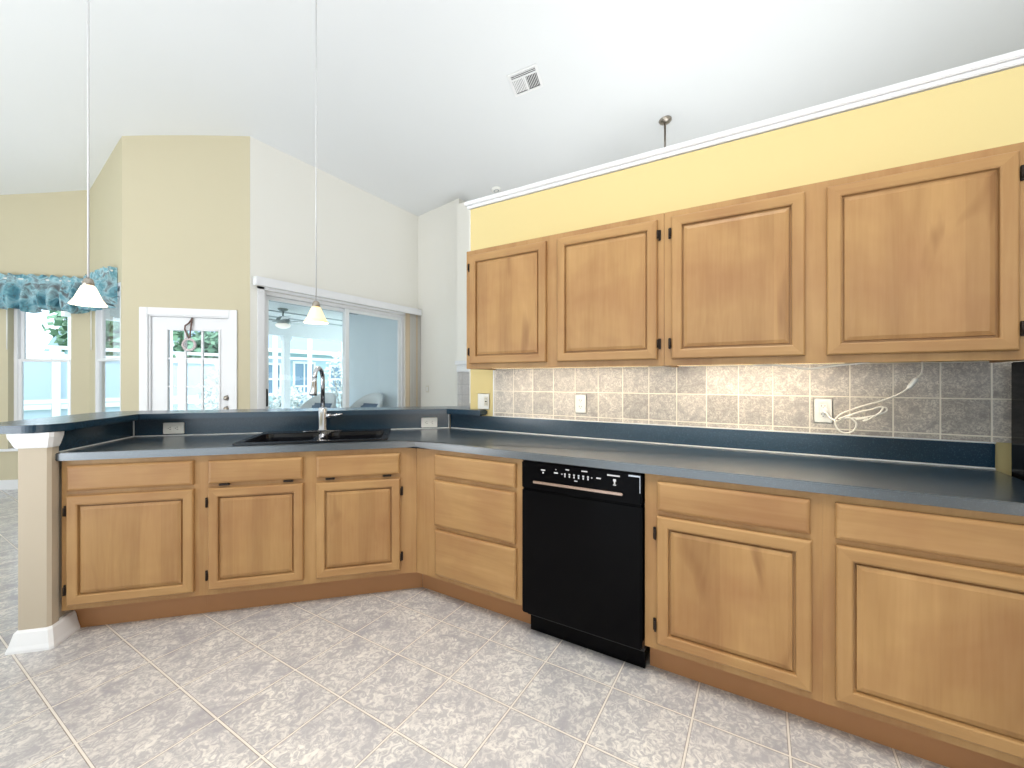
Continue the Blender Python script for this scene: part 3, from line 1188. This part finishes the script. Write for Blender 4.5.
XBF = 2.335
fb = (XBF, 3.03 / S2 - XBF)
xb = XW + 0.22
path = [uv(*p) for p in [(-1.597, 3.03)]]
uvp = [(-1.597, 3.03)] + [(-1.597, 2.56)] + arc(-1.72, 2.52, 0.123, 0, -90, 16) + arc(-1.80, 2.557, 0.16, -90, -180, 14) + arc(-1.80, 3.19, 0.16, 180, 90, 14)
bar = [fb] + [uv(*p) for p in uvp] + [uv(0.18, 3.35), (xb, 2.05), (xb, 1.815), (XW - 0.004, 1.815), (XW - 0.004, 1.655), (XBF, 1.655)]
m = MB((1.0, 2.8, 1.022))
m.prism(bar, [], 1.022, 1.060, 0.006)
solo(m, 'breakfast_bar', M['lam'], 'raised blue laminate breakfast bar top with rounded end on the half wall', 'bar top', (1.0, 2.8, 1.022))

# ------------------------------------------------------------------ sink and faucet
off = (-0.52, 2.8, 0.915)
c = thing('kitchen_sink', 'black double-bowl drop-in sink set in the blue worktop', 'sink', off, ROT_P)
bowls = ((-0.885, -0.545), (-0.495, -0.155))


def rr(a0, a1, b0, b1, r, n=5):
    return arc(a1 - r, b0 + r, r, -90, 0, n) + arc(a1 - r, b1 - r, r, 0, 90, n) + arc(a0 + r, b1 - r, r, 90, 180, n) + arc(a0 + r, b0 + r, r, 180, 270, n)


m = MB(off)
m.prism(rr(-0.925, -0.115, 2.535, 3.075, 0.03), [rr(a, b, 2.575, 2.965, 0.05) for a, b in bowls], 0.9145, 0.925, 0.003)
m.build('rim', M['sink'], c)
for a, b in bowls:
    m = MB(off)
    bb = bmesh.new()
    rings = []
    for ins, z in ((0.0, 0.921), (0.004, 0.90), (0.014, 0.76), (0.04, 0.735)):
        rings.append([bb.verts.new((p[0], p[1], z)) for p in rr(a + ins, b - ins, 2.575 + ins, 2.965 - ins, 0.05)])
    for A, B in zip(rings, rings[1:]):
        for i in range(len(A)):
            bb.faces.new([A[i], A[(i + 1) % len(A)], B[(i + 1) % len(B)], B[i]])
    bb.faces.new(rings[-1])
    bmesh.ops.recalc_face_normals(bb, faces=bb.faces[:])
    bmesh.ops.reverse_faces(bb, faces=bb.faces[:])
    m._add(bb, False)
    o = m.build('bowl', M['sink'], c)
    so = o.modifiers.new('shell', 'SOLIDIFY')
    so.thickness = 0.004
    m = MB(off)
    m.lathe([(0, 0.736), (0.02, 0.736), (0.03, 0.739), (0.042, 0.739), (0.044, 0.736)], ((a + b) / 2, 2.77, 0.0015))
    m.build('drain', M['chrome'], o)

fa, fv = -0.55, 2.995
off = (fa, fv, 0.926)
c = thing('kitchen_faucet', 'tall gooseneck pull-down faucet in brushed steel behind the sink', 'faucet', off, ROT_P)
m = MB(off)
m.prism(rr(fa - 0.125, fa + 0.125, fv - 0.026, fv + 0.026, 0.0255, 6), [], 0.926, 0.935, 0.003)
m.build('deck_plate', M['chrome'], c)
m = MB(off)
m.lathe([(0, 0.935), (0.034, 0.935), (0.034, 0.94), (0.027, 0.948), (0.0265, 1.075), (0.024, 1.085), (0.0, 1.085)], (fa, fv, 0), 24)
m.build('body', M['chrome'], c)
m = MB(off)
pts = [(fa, fv, 1.08), (fa, fv, 1.27)]
R = 0.075
for i in range(1, 13):
    t = math.pi * 0.95 * i / 12
    pts.append((fa - (R - R * math.cos(t)) * 0.14, fv - (R - R * math.cos(t)) * 0.975, 1.270 + R * math.sin(t)))
m.tube(pts, 0.0135, 14)
m.build('gooseneck', M['chrome'], c)
m = MB(off)
e0 = Vector(pts[-1]); dn = Vector((-0.06, -0.10, -1)).normalized()
m.tube([e0, e0 + dn * 0.03, e0 + dn * 0.10, e0 + dn * 0.112], [0.0145, 0.017, 0.0235, 0.021], 16)
m.build('spray_head', M['chrome'], c)
m = MB(off)
m.tube([(fa + 0.02, fv, 1.028), (fa + 0.05, fv, 1.030)], 0.014, 14)
m.tube([(fa + 0.05, fv, 1.031), (fa + 0.085, fv - 0.012, 1.034), (fa + 0.125, fv - 0.02, 1.040)], [0.009, 0.007, 0.006], 10)
m.build('lever', M['chrome'], c)


# ------------------------------------------------------------------ outlets and switches
def outlet(label, base, rot, horizontal=False, kind='duplex', mat='plate', cat='outlet', name='wall_outlet'):
    o = thing(name, label, cat, base, rot)
    def bx(mm, s0, s1, t0, t1, d0, d1, bev=0.0):
        if horizontal:
            mm.box(t0, t1, d0, d1, s0, s1, bev)
        else:
            mm.box(s0, s1, d0, d1, t0, t1, bev)
    m = MB()
    bx(m, -0.036, 0.036, -0.058, 0.058, -0.006, 0.0, 0.003)
    m.build('cover_plate', M[mat], o)
    if kind == 'duplex':
        for t in (-0.0195, 0.0195):
            m = MB()
            bx(m, -0.017, 0.017, t - 0.014, t + 0.014, -0.0085, -0.005, 0.002)
            r = m.build('receptacle', M[mat], o)
            m = MB()
            bx(m, -0.008, -0.0055, t - 0.002, t + 0.007, -0.0091, -0.008)
            bx(m, 0.0055, 0.008, t - 0.002, t + 0.006, -0.0091, -0.008)
            bx(m, -0.002, 0.002, t - 0.010, t - 0.006, -0.0091, -0.008)
            m.build('slots', M['slot'], r)
    elif kind == 'rocker':
        m = MB()
        bx(m, -0.017, 0.017, -0.033, 0.033, -0.009, -0.005, 0.002)
        m.build('rocker', M['plate'], o)
    return o


outlet('white outlet lying sideways on the blue riser, left of the sink', (-1.444, 3.092, 0.962), ROT_P, True)
outlet('white outlet lying sideways on the riser, right of the sink near the corner', (0.152, 3.092, 0.959), ROT_P, True)
outlet('upright white outlet on the wall tiles under the first wall cabinet', (-0.953, 2.4145, 1.123), ROT_R)
outlet('upright white outlet on the wall tiles with a white cord plugged in', (0.247, 2.4145, 1.127), ROT_R)
# rocker switch + outlet in a two-gang plate on the yellow wall
o = thing('switch_plate', 'two-gang white plate with switch and outlet on the yellow wall strip', 'switch', (-1.686, XW - 0.0003, 1.117), ROT_R)
m = MB()
m.box(-0.050, 0.050, -0.006, 0, -0.056, 0.056, 0.003)
m.build('cover_plate', M['plate'], o)
m = MB()
m.box(-0.040, -0.008, -0.010, -0.005, -0.033, 0.033, 0.002)
m.build('rocker', M['plate'], o)
m = MB()
m.box(0.008, 0.040, -0.009, -0.005, -0.033, 0.033, 0.002)
r_ = m.build('receptacle', M['ivory'], o)
m = MB()
for t in (-0.018, 0.018):
    m.box(0.016, 0.019, -0.0096, -0.0085, t - 0.004, t + 0.005)
    m.box(0.029, 0.032, -0.0096, -0.0085, t - 0.004, t + 0.005)
m.box(0.017, 0.031, -0.0100, -0.0085, -0.005, 0.005)
m.build('slots', M['slot'], r_)
outlet('cream double switch on the far white wall right of the sliding door', (-4.815, XE - 0.0003, 1.115), ROT_R, kind='rocker', mat='ivory', cat='switch', name='wall_switch')


# ------------------------------------------------------------------ cords and under-cabinet lights
def smooth(pts, n=6):
    P = [Vector(p) for p in pts]
    out = []
    for i in range(len(P) - 1):
        p0, p1, p2, p3 = P[max(i - 1, 0)], P[i], P[i + 1], P[min(i + 2, len(P) - 1)]
        for k in range(n):
            t = k / n
            out.append(0.5 * ((2 * p1) + (-p0 + p2) * t + (2 * p0 - 5 * p1 + 4 * p2 - p3) * t * t + (-p0 + 3 * p1 - 3 * p2 + p3) * t ** 3))
    out.append(P[-1])
    return out


cb_ = (2.38, -0.35, 1.03)
c = thing('power_cord', 'white lamp cord with inline switch looping from the wall cabinet to the outlet', 'cord', cb_)
m = MB(cb_)
cpts = [(2.36, -0.572, 1.362), (2.355, -0.573, 1.335), (2.35, -0.570, 1.30), (2.35, -0.552, 1.272), (2.352, -0.530, 1.237), (2.36, -0.50, 1.208), (2.372, -0.45, 1.180),
        (2.38, -0.40, 1.160), (2.385, -0.35, 1.137), (2.385, -0.31, 1.115), (2.38, -0.288, 1.085), (2.38, -0.298, 1.045), (2.378, -0.325, 1.030), (2.374, -0.352, 1.042),
        (2.37, -0.362, 1.075), (2.37, -0.340, 1.098), (2.372, -0.315, 1.094), (2.376, -0.298, 1.082), (2.384, -0.272, 1.095), (2.392, -0.256, 1.116), (2.394, -0.250, 1.126)]
def off_wall(p, k=1.0):
    f = 1 - 0.02 * k
    return (p[0] * f, p[1] * f, CAM_H + (p[2] - CAM_H) * f)


cpts = [off_wall(p, min(1.0, max(0.0, (len(cpts) - 1 - i) / 5.0))) for i, p in enumerate(cpts)]
m.tube(smooth(cpts), 0.0034, 8)
m.build('cable', M['cord'], c)
m = MB(cb_)
b2 = [(2.376, -0.30, 1.092), (2.374, -0.34, 1.112), (2.37, -0.39, 1.132), (2.366, -0.44, 1.150), (2.365, -0.462, 1.148), (2.367, -0.458, 1.130), (2.37, -0.42, 1.112), (2.372, -0.37, 1.100), (2.374, -0.33, 1.100),
      (2.37, -0.36, 1.122), (2.366, -0.41, 1.140), (2.364, -0.448, 1.154), (2.362, -0.44, 1.128), (2.364, -0.40, 1.094), (2.366, -0.385, 1.088), (2.366, -0.40, 1.100), (2.368, -0.36, 1.094)]
m.tube(smooth([off_wall(p) for p in b2]), 0.0034, 8)
m.build('coil', M['cord'], c)
m = MB(cb_)
e0, e1 = Vector(off_wall((2.35, -0.556, 1.278))), Vector(off_wall((2.352, -0.528, 1.232)))
m.tube([e0, e0.lerp(e1, 0.15), e0.lerp(e1, 0.85), e1], [0.005, 0.0095, 0.0095, 0.005], 10)
m.build('inline_switch', M['plate'], c)
m = MB(cb_)
m.box(2.388, 2.4055, -0.262, -0.236, 1.116, 1.138, 0.004)
m.build('plug', M['plate'], c)

cb_ = (2.2, -0.2, 1.33)
m = MB(cb_)
m.tube(smooth([(2.128, 0.03, 1.334), (2.128, -0.05, 1.334), (2.13, -0.10, 1.328), (2.13, -0.16, 1.316), (2.13, -0.22, 1.322), (2.13, -0.30, 1.332), (2.13, -0.36, 1.338), (2.14, -0.372, 1.350)]), 0.0034, 8)
solo(m, 'lamp_cord', M['cord'], 'thin white cord drooping along the underside of the nearest wall cabinet', 'cord', cb_)

for i, (yl, ln, lab) in enumerate(((0.98, 1.0, 'slim white under-cabinet light below the wall cabinet at the wall\'s free end'), (0.03, 0.70, 'slim white under-cabinet light below the wall cabinet nearest the viewer'))):
    b_ = (2.19, yl, 1.335)
    c = thing('under_cabinet_light', lab, 'light', b_)
    m = MB(b_)
    m.box(2.155, 2.225, yl - ln / 2, yl + ln / 2, 1.344, 1.361, 0.003)
    m.build('housing', M['plate'], c)
    m = MB(b_)
    m.box(2.162, 2.218, yl - ln / 2 + 0.02, yl + ln / 2 - 0.02, 1.340, 1.345, 0.002)
    m.build('diffuser', M['diffuser'], c)
    g_ = lamp('under_cabinet_glow', 'AREA', (2.192, yl, 1.336), (3.4 if i == 0 else 5.0) * ln, (1.0, 0.84, 0.62), 0.05, ln - 0.06)
    g_.rotation_euler = (0, math.radians(-14), 0)

# ------------------------------------------------------------------ refrigerator at the right edge
rb = (2.0, -1.25, 0)
c = thing('refrigerator', 'tall black refrigerator at the right end of the worktop, mostly outside the frame', 'refrigerator', rb)
m = MB(rb)
m.box(1.66, 2.325, -1.66, -0.812, 0.03, 1.3365, 0.003)
m.build('cabinet', M['black'], c)
m = MB(rb)
m.box(1.60, 1.655, -1.66, -0.815, 0.10, 1.32, 0.012)
d = m.build('door', M['black'], c)
m = MB(rb)
m.tube([(1.60, -1.60, 0.55), (1.565, -1.60, 0.57), (1.565, -1.60, 1.20), (1.60, -1.60, 1.22)], 0.011)
m.build('handle', M['black'], d)
m = MB(rb)
m.box(1.68, 1.70, -1.64, -0.83, 0.0, 0.09)
m.build('toe_grille', M['blackmatte'], c)


# ------------------------------------------------------------------ pendants
def pendant(label, u, v, z0, shade):
    x, y = uv(u, v)
    zt = zc(y)
    b_ = (x, y, z0)
    o = thing('pendant_lamp', label, 'pendant lamp', b_)
    m = MB()
    m.lathe([(0.0, 0.118), (0.022, 0.118), (0.032, 0.108), (0.046, 0.075), (0.062, 0.035), (0.084, 0.0), (0.080, 0.0), (0.058, 0.036), (0.042, 0.076), (0.028, 0.106), (0.0, 0.112)], (0, 0, 0), 32)
    m.build('lamp_shade', M[shade], o)
    m = MB()
    m.lathe([(0.0, 0.118), (0.027, 0.116), (0.027, 0.128), (0.021, 0.150), (0.012, 0.158), (0.0, 0.16)], (0, 0, 0), 20)
    m.build('socket_cap', M['nickel'], o)
    m = MB()
    m.ball((0, 0, 0.045), 0.028, 2, (1, 1, 1.15))
    m.build('bulb', M['diffuser'], o)
    m = MB()
    m.tube([(0, 0, 0.158), (0, 0, zt - z0 - 0.02)], 0.0048, 10)
    m.build('stem', M['nickel_w'], o)
    m = MB()
    m.lathe([(0.0, zt - z0 + 0.01), (0.062, zt - z0 + 0.01), (0.062, zt - z0 - 0.012), (0.04, zt - z0 - 0.028), (0, zt - z0 - 0.03)], (0, 0, 0), 24)
    m.build('canopy', M['nickel'], o)
    lamp('pendant_glow', 'POINT', (x, y, z0 - 0.03), 5, (1.0, 0.82, 0.58), 0.05)
    return o


M['nickel_w'] = plain('satin_white_stem', (214, 214, 216), 0.4, 0.2)
pendant('pendant lamp with bright white bell shade near the nook window valance', -1.83, 2.99, 1.712, 'shade_white')
pendant('pendant lamp with amber glass bell shade before the sliding door', -0.645, 3.27, 1.683, 'shade_warm')

# ------------------------------------------------------------------ ceiling fittings
def slope_mat(y):
    ang = math.atan2(zc(y + 0.1) - zc(y - 0.1), 0.2)
    return Matrix.Rotation(ang, 4, 'X')


vx, vy = 3.965, 2.205
vo = thing('ceiling_vent', 'white three-way louvred air vent in the sloping ceiling', 'air vent', (vx, vy, zc(vy)))
vo.rotation_euler = (slope_mat(vy) @ Matrix.Rotation(math.radians(14), 4, 'Z')).to_euler()
m = MB()
m.prism([(-0.165, -0.165), (0.165, -0.165), (0.165, 0.165), (-0.165, 0.165)], [[(-0.135, -0.135), (0.135, -0.135), (0.135, 0.135), (-0.135, 0.135)]], -0.012, -0.001, 0.003)
m.box(-0.075, 0.135, -0.012, 0.012, -0.011, -0.002)
m.box(-0.078, -0.062, -0.135, 0.135, -0.011, -0.002)
m.build('frame', M['vent'], vo)
m = MB()
m.box(-0.135, 0.135, -0.135, 0.135, -0.003, -0.001)
m.build('duct_opening', M['ventdark'], vo)
for i in range(3):
    m = MB()
    x = -0.128 + i * 0.022
    m.box(x, x + 0.0065, -0.133, 0.133, -0.010, -0.004)
    m.build('slat', M['vent'], vo)
for sgn in (-1, 1):
    for i in range(7):
        y = sgn * (0.021 + i * 0.0172)
        m = MB()
        w = 0.0032 if sgn < 0 else 0.0062
        m.box(-0.060, 0.118, y - w, y + w, -0.010, -0.004)
        m.build('slat', M['vent'], vo)

sx_, sy_ = 5.485, 3.582
so_ = thing('smoke_detector', 'round white smoke detector on the ceiling above the wall cap', 'smoke detector', (sx_, sy_, zc(sy_)))
so_.rotation_euler = slope_mat(sy_).to_euler()
m = MB()
m.lathe([(0, -0.03), (0.045, -0.032), (0.066, -0.026), (0.076, -0.012), (0.078, -0.001), (0, -0.001)], n=28)
m.build('housing', M['plate'], so_)
m = MB()
m.lathe([(0.030, -0.0335), (0.040, -0.0345), (0.044, -0.032), (0.030, -0.031)], n=24)
m.build('sensor_ring', M['batten'], so_)


def fan(label, x, y, zt, drop, mat, matm, rot0, blade_l, canopy_mat=None, light=True):
    zh = zt - drop
    o = thing('ceiling_fan', label, 'ceiling fan', (x, y, zh))
    m = MB()
    m.lathe([(0, drop + 0.015), (0.085, drop + 0.010), (0.086, drop - 0.01), (0.066, drop - 0.035), (0.028, drop - 0.05), (0, drop - 0.052)], n=24)
    m.build('canopy', canopy_mat or matm, o)
    m = MB()
    m.tube([(0, 0, drop - 0.05), (0, 0, 0.06)], 0.014, 12)
    m.build('downrod', canopy_mat or matm, o)
    m = MB()
    m.lathe([(0, 0.075), (0.05, 0.07), (0.10, 0.045), (0.115, 0.0), (0.10, -0.045), (0.06, -0.06), (0, -0.06)], n=28)
    m.build('motor', matm, o)
    for i in range(5):
        a = rot0 + i * 2 * math.pi / 5
        R = Matrix.Rotation(a, 4, 'Z') @ Matrix.Rotation(math.radians(11), 4, 'X')
        m = MB()
        m.box(0.22, blade_l, -0.065, 0.065, -0.006, 0.004, 0.003, mat=R)
        bl = m.build('blade', mat, o)
        m = MB()
        m.box(0.09, 0.24, -0.022, 0.022, -0.014, -0.006, 0.002, mat=R)
        m.build('blade_arm', matm, bl)
    if light:
        m = MB()
        m.lathe([(0.0, -0.06), (0.10, -0.062), (0.125, -0.085), (0.10, -0.12), (0.05, -0.14), (0, -0.143)], n=28)
        m.build('light_bowl', M['fanbowl'], o)
    return o


M['fanbowl'] = plain('frosted_bowl', (250, 248, 240), 0.4, emit=(255, 248, 235), estr=0.5)
fan('ceiling fan whose nickel canopy and rod show above the wall cap', 5.818, 1.104, zc(1.104), 1.15, M['fanwhite'], M['nickel'], 0.3, 0.62, M['nickel'], False)

# ------------------------------------------------------------------ fireplace sliver in the next room
fb_ = (5.05, 3.4, 0)
c = thing('fireplace_surround', 'white mantel over a pale tiled surround, glimpsed past the kitchen wall end', 'fireplace', fb_)
m = MB(fb_)
m.box(5.02, 5.099, 2.80, 4.035, 1.50, 1.56, 0.006)
m.box(5.05, 5.099, 2.82, 4.03, 1.39, 1.50, 0.008)
m.build('mantel', M['trim'], c)
m = MB(fb_)
m.prism([(2.85, 0.0), (4.02, 0.0), (4.02, 1.39), (2.85, 1.39)], [[(3.1, 0.02), (3.75, 0.02), (3.75, 0.85), (3.1, 0.85)]], 5.07, 5.099, conv=lambda q: (q.z, q.x, q.y))
m.build('tile_surround', M['hearth'], c)
m = MB(fb_)
m.box(5.09, 5.0985, 3.1, 3.75, 0.02, 0.85)
m.build('firebox', M['blackmatte'], c)

# ------------------------------------------------------------------ lanai and garden outside
m = MB()
m.box(-14, 30, 5.0, 40, -0.2, -0.13)
struct(m.build('ground', M['grass']))
m = MB()
pg = [(2.66, 5.20), (5.58, 5.20), (5.58, 7.2), (11.0, 7.2), (11.0, 12.0), (-3.0, 12.0), (-3.0, 10.9), (1.5, 7.45), (1.5, 6.35)]
m.prism(pg, [], -0.14, -0.04)
struct(m.build('floor_patio', M['patio']))
wl = MB()
wl.box(5.41, 5.57, 5.20, 7.15, -0.04, 2.55)
struct(wl.build('wall_patio', M['outwall']))
m = MB()
lc = [(2.75, 5.20), (5.58, 5.20), (5.58, 7.15), (9.5, 7.15), (9.5, 8.92), (1.9, 8.92), (1.9, 6.1)]
m.prism(lc, [], 2.55, 2.65)
lce = struct(m.build('ceiling_patio', M['outwhite']))
for i, y in enumerate((5.75, 6.75, 7.75, 8.45)):
    m = MB()
    m.box(2.3 if y < 6 else 1.95, 5.40 if y < 7.2 else 9.4, y - 0.03, y + 0.03, 2.535, 2.55)
    struct(m.build('trim_patio_batten', M['batten']))
m = MB()
m.box(1.85, 9.5, 8.74, 8.90, 2.21, 2.55)
struct(m.build('trim_patio_beam', M['outwhite']))
for x, lab in ((5.20, 'square white patio post seen through the sliding door'), (2.0, 'square white patio post before the nook windows')):
    if x < 3:
        continue
    m = MB((x, 8.82, -0.04))
    m.box(x - 0.065, x + 0.065, 8.755, 8.885, -0.04, 2.21, 0.004)
    m.box(x - 0.085, x + 0.085, 8.735, 8.905, -0.04, 0.10, 0.006)
    m.box(x - 0.085, x + 0.085, 8.735, 8.905, 2.13, 2.21, 0.006)
    solo(m, 'patio_post', M['outwhite'], lab, 'post', (x, 8.82, -0.04))
fan('white patio ceiling fan with light bowl seen through the sliding door', 4.31, 7.40, 2.55, 0.21, M['fanwhite'], M['fangrey'], -0.75, 0.62)

# screen cage
cgb = (6.8, 11.8, -0.04)
c = thing('screen_enclosure', 'white aluminium pool screen frame beyond the patio', 'screen frame', cgb)
for x in (-1.0, 0.8, 2.6, 4.2, 5.6, 6.65, 7.7, 8.9, 10.4):
    m = MB(cgb)
    m.box(x - 0.045, x + 0.045, 11.75, 11.85, -0.04, 3.0)
    m.build('post', M['outwhite'], c)
for z in (0.85, 1.9, 2.98):
    m = MB(cgb)
    m.box(-1.0, 10.4, 11.76, 11.84, z - 0.035, z + 0.035)
    m.build('rail', M['outwhite'], c)
for x in (4.2, 6.65, 8.9):
    m = MB(cgb)
    m.tube([(x, 8.95, 2.6), (x, 10.2, 3.5), (x, 11.8, 3.0)], 0.035, 6)
    m.build('roof_rib', M['outwhite'], c)

# neighbour's house
hb_ = (12.0, 20.0, -0.13)
c = thing('neighbour_house', 'pale blue house with slate roof and white windows beyond the pool screen', 'house', hb_)
m = MB(hb_)
m.box(5.5, 22.0, 18.0, 26.0, -0.13, 2.55)
m.build('walls', M['house'], c)
m = MB(hb_)
m.prism([(17.4, 2.5), (26.6, 2.5), (22.0, 4.3)], [], 5.0, 22.6, conv=lambda q: (q.z, q.x, q.y))
m.build('roof', M['roof'], c)
for x0, x1, z0, z1 in ((9.1, 10.3, 0.7, 1.9), (11.0, 11.9, -0.05, 2.0), (12.8, 14.0, 0.7, 1.9), (7.3, 8.3, 0.7, 1.9)):
    m = MB(hb_)
    m.prism([(x0 - 0.1, z0 - 0.1), (x1 + 0.1, z0 - 0.1), (x1 + 0.1, z1 + 0.1), (x0 - 0.1, z1 + 0.1)], [[(x0, z0), (x1, z0), (x1, z1), (x0, z1)]], 17.93, 17.999, conv=lambda q: (q.x, q.z, q.y))
    m.box(x0, x1, 17.95, 17.995, (z0 + z1) / 2 - 0.04, (z0 + z1) / 2 + 0.04)
    m.box((x0 + x1) / 2 - 0.03, (x0 + x1) / 2 + 0.03, 17.951, 17.994, z0, z1)
    w_ = m.build('window', M['outwhite'], c)
    m = MB(hb_)
    m.box(x0, x1, 17.975, 17.998, z0, z1)
    m.build('pane', M['housepane'], w_)
m = MB(hb_)
m.box(5.0, 22.6, 17.36, 17.44, 2.42, 2.58)
m.build('fascia', M['outwhite'], c)

# white privacy fence
fb_ = (1.0, 13.4, -0.13)
c = thing('privacy_fence', 'pale blue solid vinyl fence behind the nook windows', 'fence', fb_)
for i in range(6):
    x = -6.5 + i * 2.3
    m = MB(fb_)
    m.box(x + 0.07, x + 2.23, 13.38, 13.42, -0.05, 1.78)
    m.build('panel', M['fence'], c)
    m = MB(fb_)
    m.box(x + 0.07, x + 2.23, 13.35, 13.45, 1.72, 1.84)
    m.box(x + 0.07, x + 2.23, 13.35, 13.45, 0.62, 0.72)
    m.build('rail', M['outwhite'], c)
    m = MB(fb_)
    m.box(x - 0.065, x + 0.065, 13.335, 13.465, -0.13, 1.90)
    m.box(x - 0.08, x + 0.08, 13.32, 13.48, 1.90, 1.94, 0.01)
    m.build('post', M['outwhite'], c)


def leaves(mb, c, r, n, size, rr_, sc=(1, 1, 1)):
    b = bmesh.new()
    for _ in range(n):
        while True:
            p = Vector((rr_.uniform(-1, 1), rr_.uniform(-1, 1), rr_.uniform(-1, 1)))
            if 0.25 < p.length < 1:
                break
        p = Vector((p.x * sc[0], p.y * sc[1], p.z * sc[2])) * r + Vector(c)
        d = Vector((rr_.uniform(-1, 1), rr_.uniform(-1, 1), rr_.uniform(-1, 1))).normalized()
        s = d.orthogonal().normalized()
        L = size * rr_.uniform(0.6, 1.3)
        W = L * 0.38
        q = [p, p + d * L * 0.5 + s * W, p + d * L, p + d * L * 0.5 - s * W]
        b.faces.new([b.verts.new(x) for x in q])
    mb._add(b)


def tree(label, x, y, h, spread, leaf, seed, n=700):
    rr_ = random.Random(seed)
    b_ = (x, y, -0.13)
    o = thing('garden_tree', label, 'tree', b_)
    m = MB(b_)
    top = Vector((x + 0.1, y, h * 0.55))
    m.tube([(x, y, -0.13), (x + 0.05, y, h * 0.3), top], [0.11, 0.09, 0.07], 8)
    tips = []
    for i in range(7):
        a = 2 * math.pi * i / 7 + rr_.uniform(-0.3, 0.3)
        tip = top + Vector((math.cos(a) * spread * 0.8, math.sin(a) * spread * 0.8, rr_.uniform(0.0, h * 0.4)))
        mid = top.lerp(tip, 0.5) + Vector((0, 0, 0.2))
        m.tube([top - Vector((0, 0, 0.15)), mid, tip], [0.05, 0.035, 0.015], 6)
        tips.append(tip)
        tips.append(mid)
    m.build('trunk', M['bark'], o)
    m = MB(b_)
    for t in tips:
        leaves(m, t, spread * 0.5, n // len(tips), 0.28, rr_)
    m.build('crown', M[leaf], o)


def bush(label, x, y, w, h, leaf, seed, n=500, z=-0.13):
    rr_ = random.Random(seed)
    b_ = (x, y, z)
    o = thing('garden_bush', label, 'bush', b_)
    m = MB(b_)
    for i in range(6):
        a = 2 * math.pi * i / 6
        m.tube([(x, y, z), (x + 0.5 * w * math.cos(a) * 0.5, y + 0.5 * w * math.sin(a) * 0.5, z + h * 0.75)], [0.02, 0.008], 6)
    m.build('stems', M['bark'], o)
    m = MB(b_)
    leaves(m, (x, y, z + h * 0.55), w * 0.5, n, 0.12, rr_, (1, 1, h / w * 0.95))
    m.build('foliage', M[leaf], o)


tree('leafy green tree outside the far left nook window', 0.8, 17.2, 4.6, 1.4, 'leaf', 1, 1100)
tree('small green tree outside the narrow side window', 4.1, 15.9, 3.8, 0.95, 'leaf', 2, 800)
tree('tree seen at top left through the glazed white door', 6.2, 15.2, 3.4, 0.9, 'leaf', 3, 700)
bush('pale flowering bush seen low through the glazed white door', 4.95, 10.6, 1.3, 1.75, 'leafpale', 5, 900, -0.04)
bush('pale feathery bush behind the faucet outside the sliding door', 8.15, 10.9, 1.1, 2.2, 'leafpale', 6, 700, -0.04)
bush('low flowering bush in front of the pool screen', 6.35, 10.6, 1.1, 1.1, 'leafpale', 7, 600, -0.04)


def patio_chair(label, x, y, rot):
    b_ = (x, y, -0.04)
    o = bpy.data.objects.new('patio_armchair', None)
    COL.objects.link(o)
    o.location = b_
    o.rotation_euler = (0, 0, math.radians(rot))
    tag(o, label, 'armchair')
    m = MB()
    prof = []
    rows = []
    for j in range(9):
        t = j / 8
        row = []
        for i in range(17):
            a = math.radians(-10 + 200 * i / 16)
            top = 0.62 + 0.45 * max(0, math.sin(a)) ** 0.7
            z = 0.12 + (top - 0.12) * t
            r = 0.40 + 0.05 * t
            row.append((r * math.cos(a), 0.36 * math.sin(a) + 0.06 * t * max(0, math.sin(a)), z))
        rows.append(row)
    m.grid(rows)
    s = m.build('shell', M['wicker'], o)
    md = s.modifiers.new('shell', 'SOLIDIFY')
    md.thickness = 0.05
    m = MB()
    m.box(-0.34, 0.34, -0.38, 0.26, 0.10, 0.34, 0.03)
    m.build('seat_base', M['wicker'], o)
    m = MB()
    m.box(-0.33, 0.33, -0.38, 0.22, 0.34, 0.48, 0.05, 3)
    m.build('seat_cushion', M['cushion'], o)
    m = MB()
    m.box(-0.30, 0.30, 0.14, 0.27, 0.48, 0.90, 0.05, 3, mat=Matrix.Rotation(math.radians(-6), 4, 'X'))
    m.build('back_cushion', M['cushion'], o)
    for x_ in (-0.3, 0.3):
        for y_ in (-0.32, 0.2):
            m = MB()
            m.tube([(x_, y_, 0), (x_, y_, 0.11)], 0.02, 8)
            m.build('leg', M['fangrey'], o)


patio_chair('rounded pale armchair with grey cushions behind the sliding panel', 4.93, 6.15, -95)
patio_chair('rounded pale armchair outside, right behind the faucet', 4.55, 6.95, -85)

# repeats share a group phrase
GROUPS = {'base_cabinet': 'maple base cabinets', 'sink_cabinet': 'maple base cabinets', 'drawer_cabinet': 'maple base cabinets',
          'wall_cabinet': 'maple wall cabinets', 'wall_outlet': 'white wall outlets', 'pendant_lamp': 'pendant lamps over the bar',
          'under_cabinet_light': 'under-cabinet lights', 'garden_tree': 'garden trees', 'garden_bush': 'garden bushes',
          'patio_armchair': 'patio armchairs', 'ceiling_fan': 'ceiling fans', 'bar_riser': 'laminate risers below the bar'}
for o in list(COL.objects):
    g = GROUPS.get(o.name.split('.')[0])
    if g and o.parent is None and o.get('label'):
        o['group'] = g
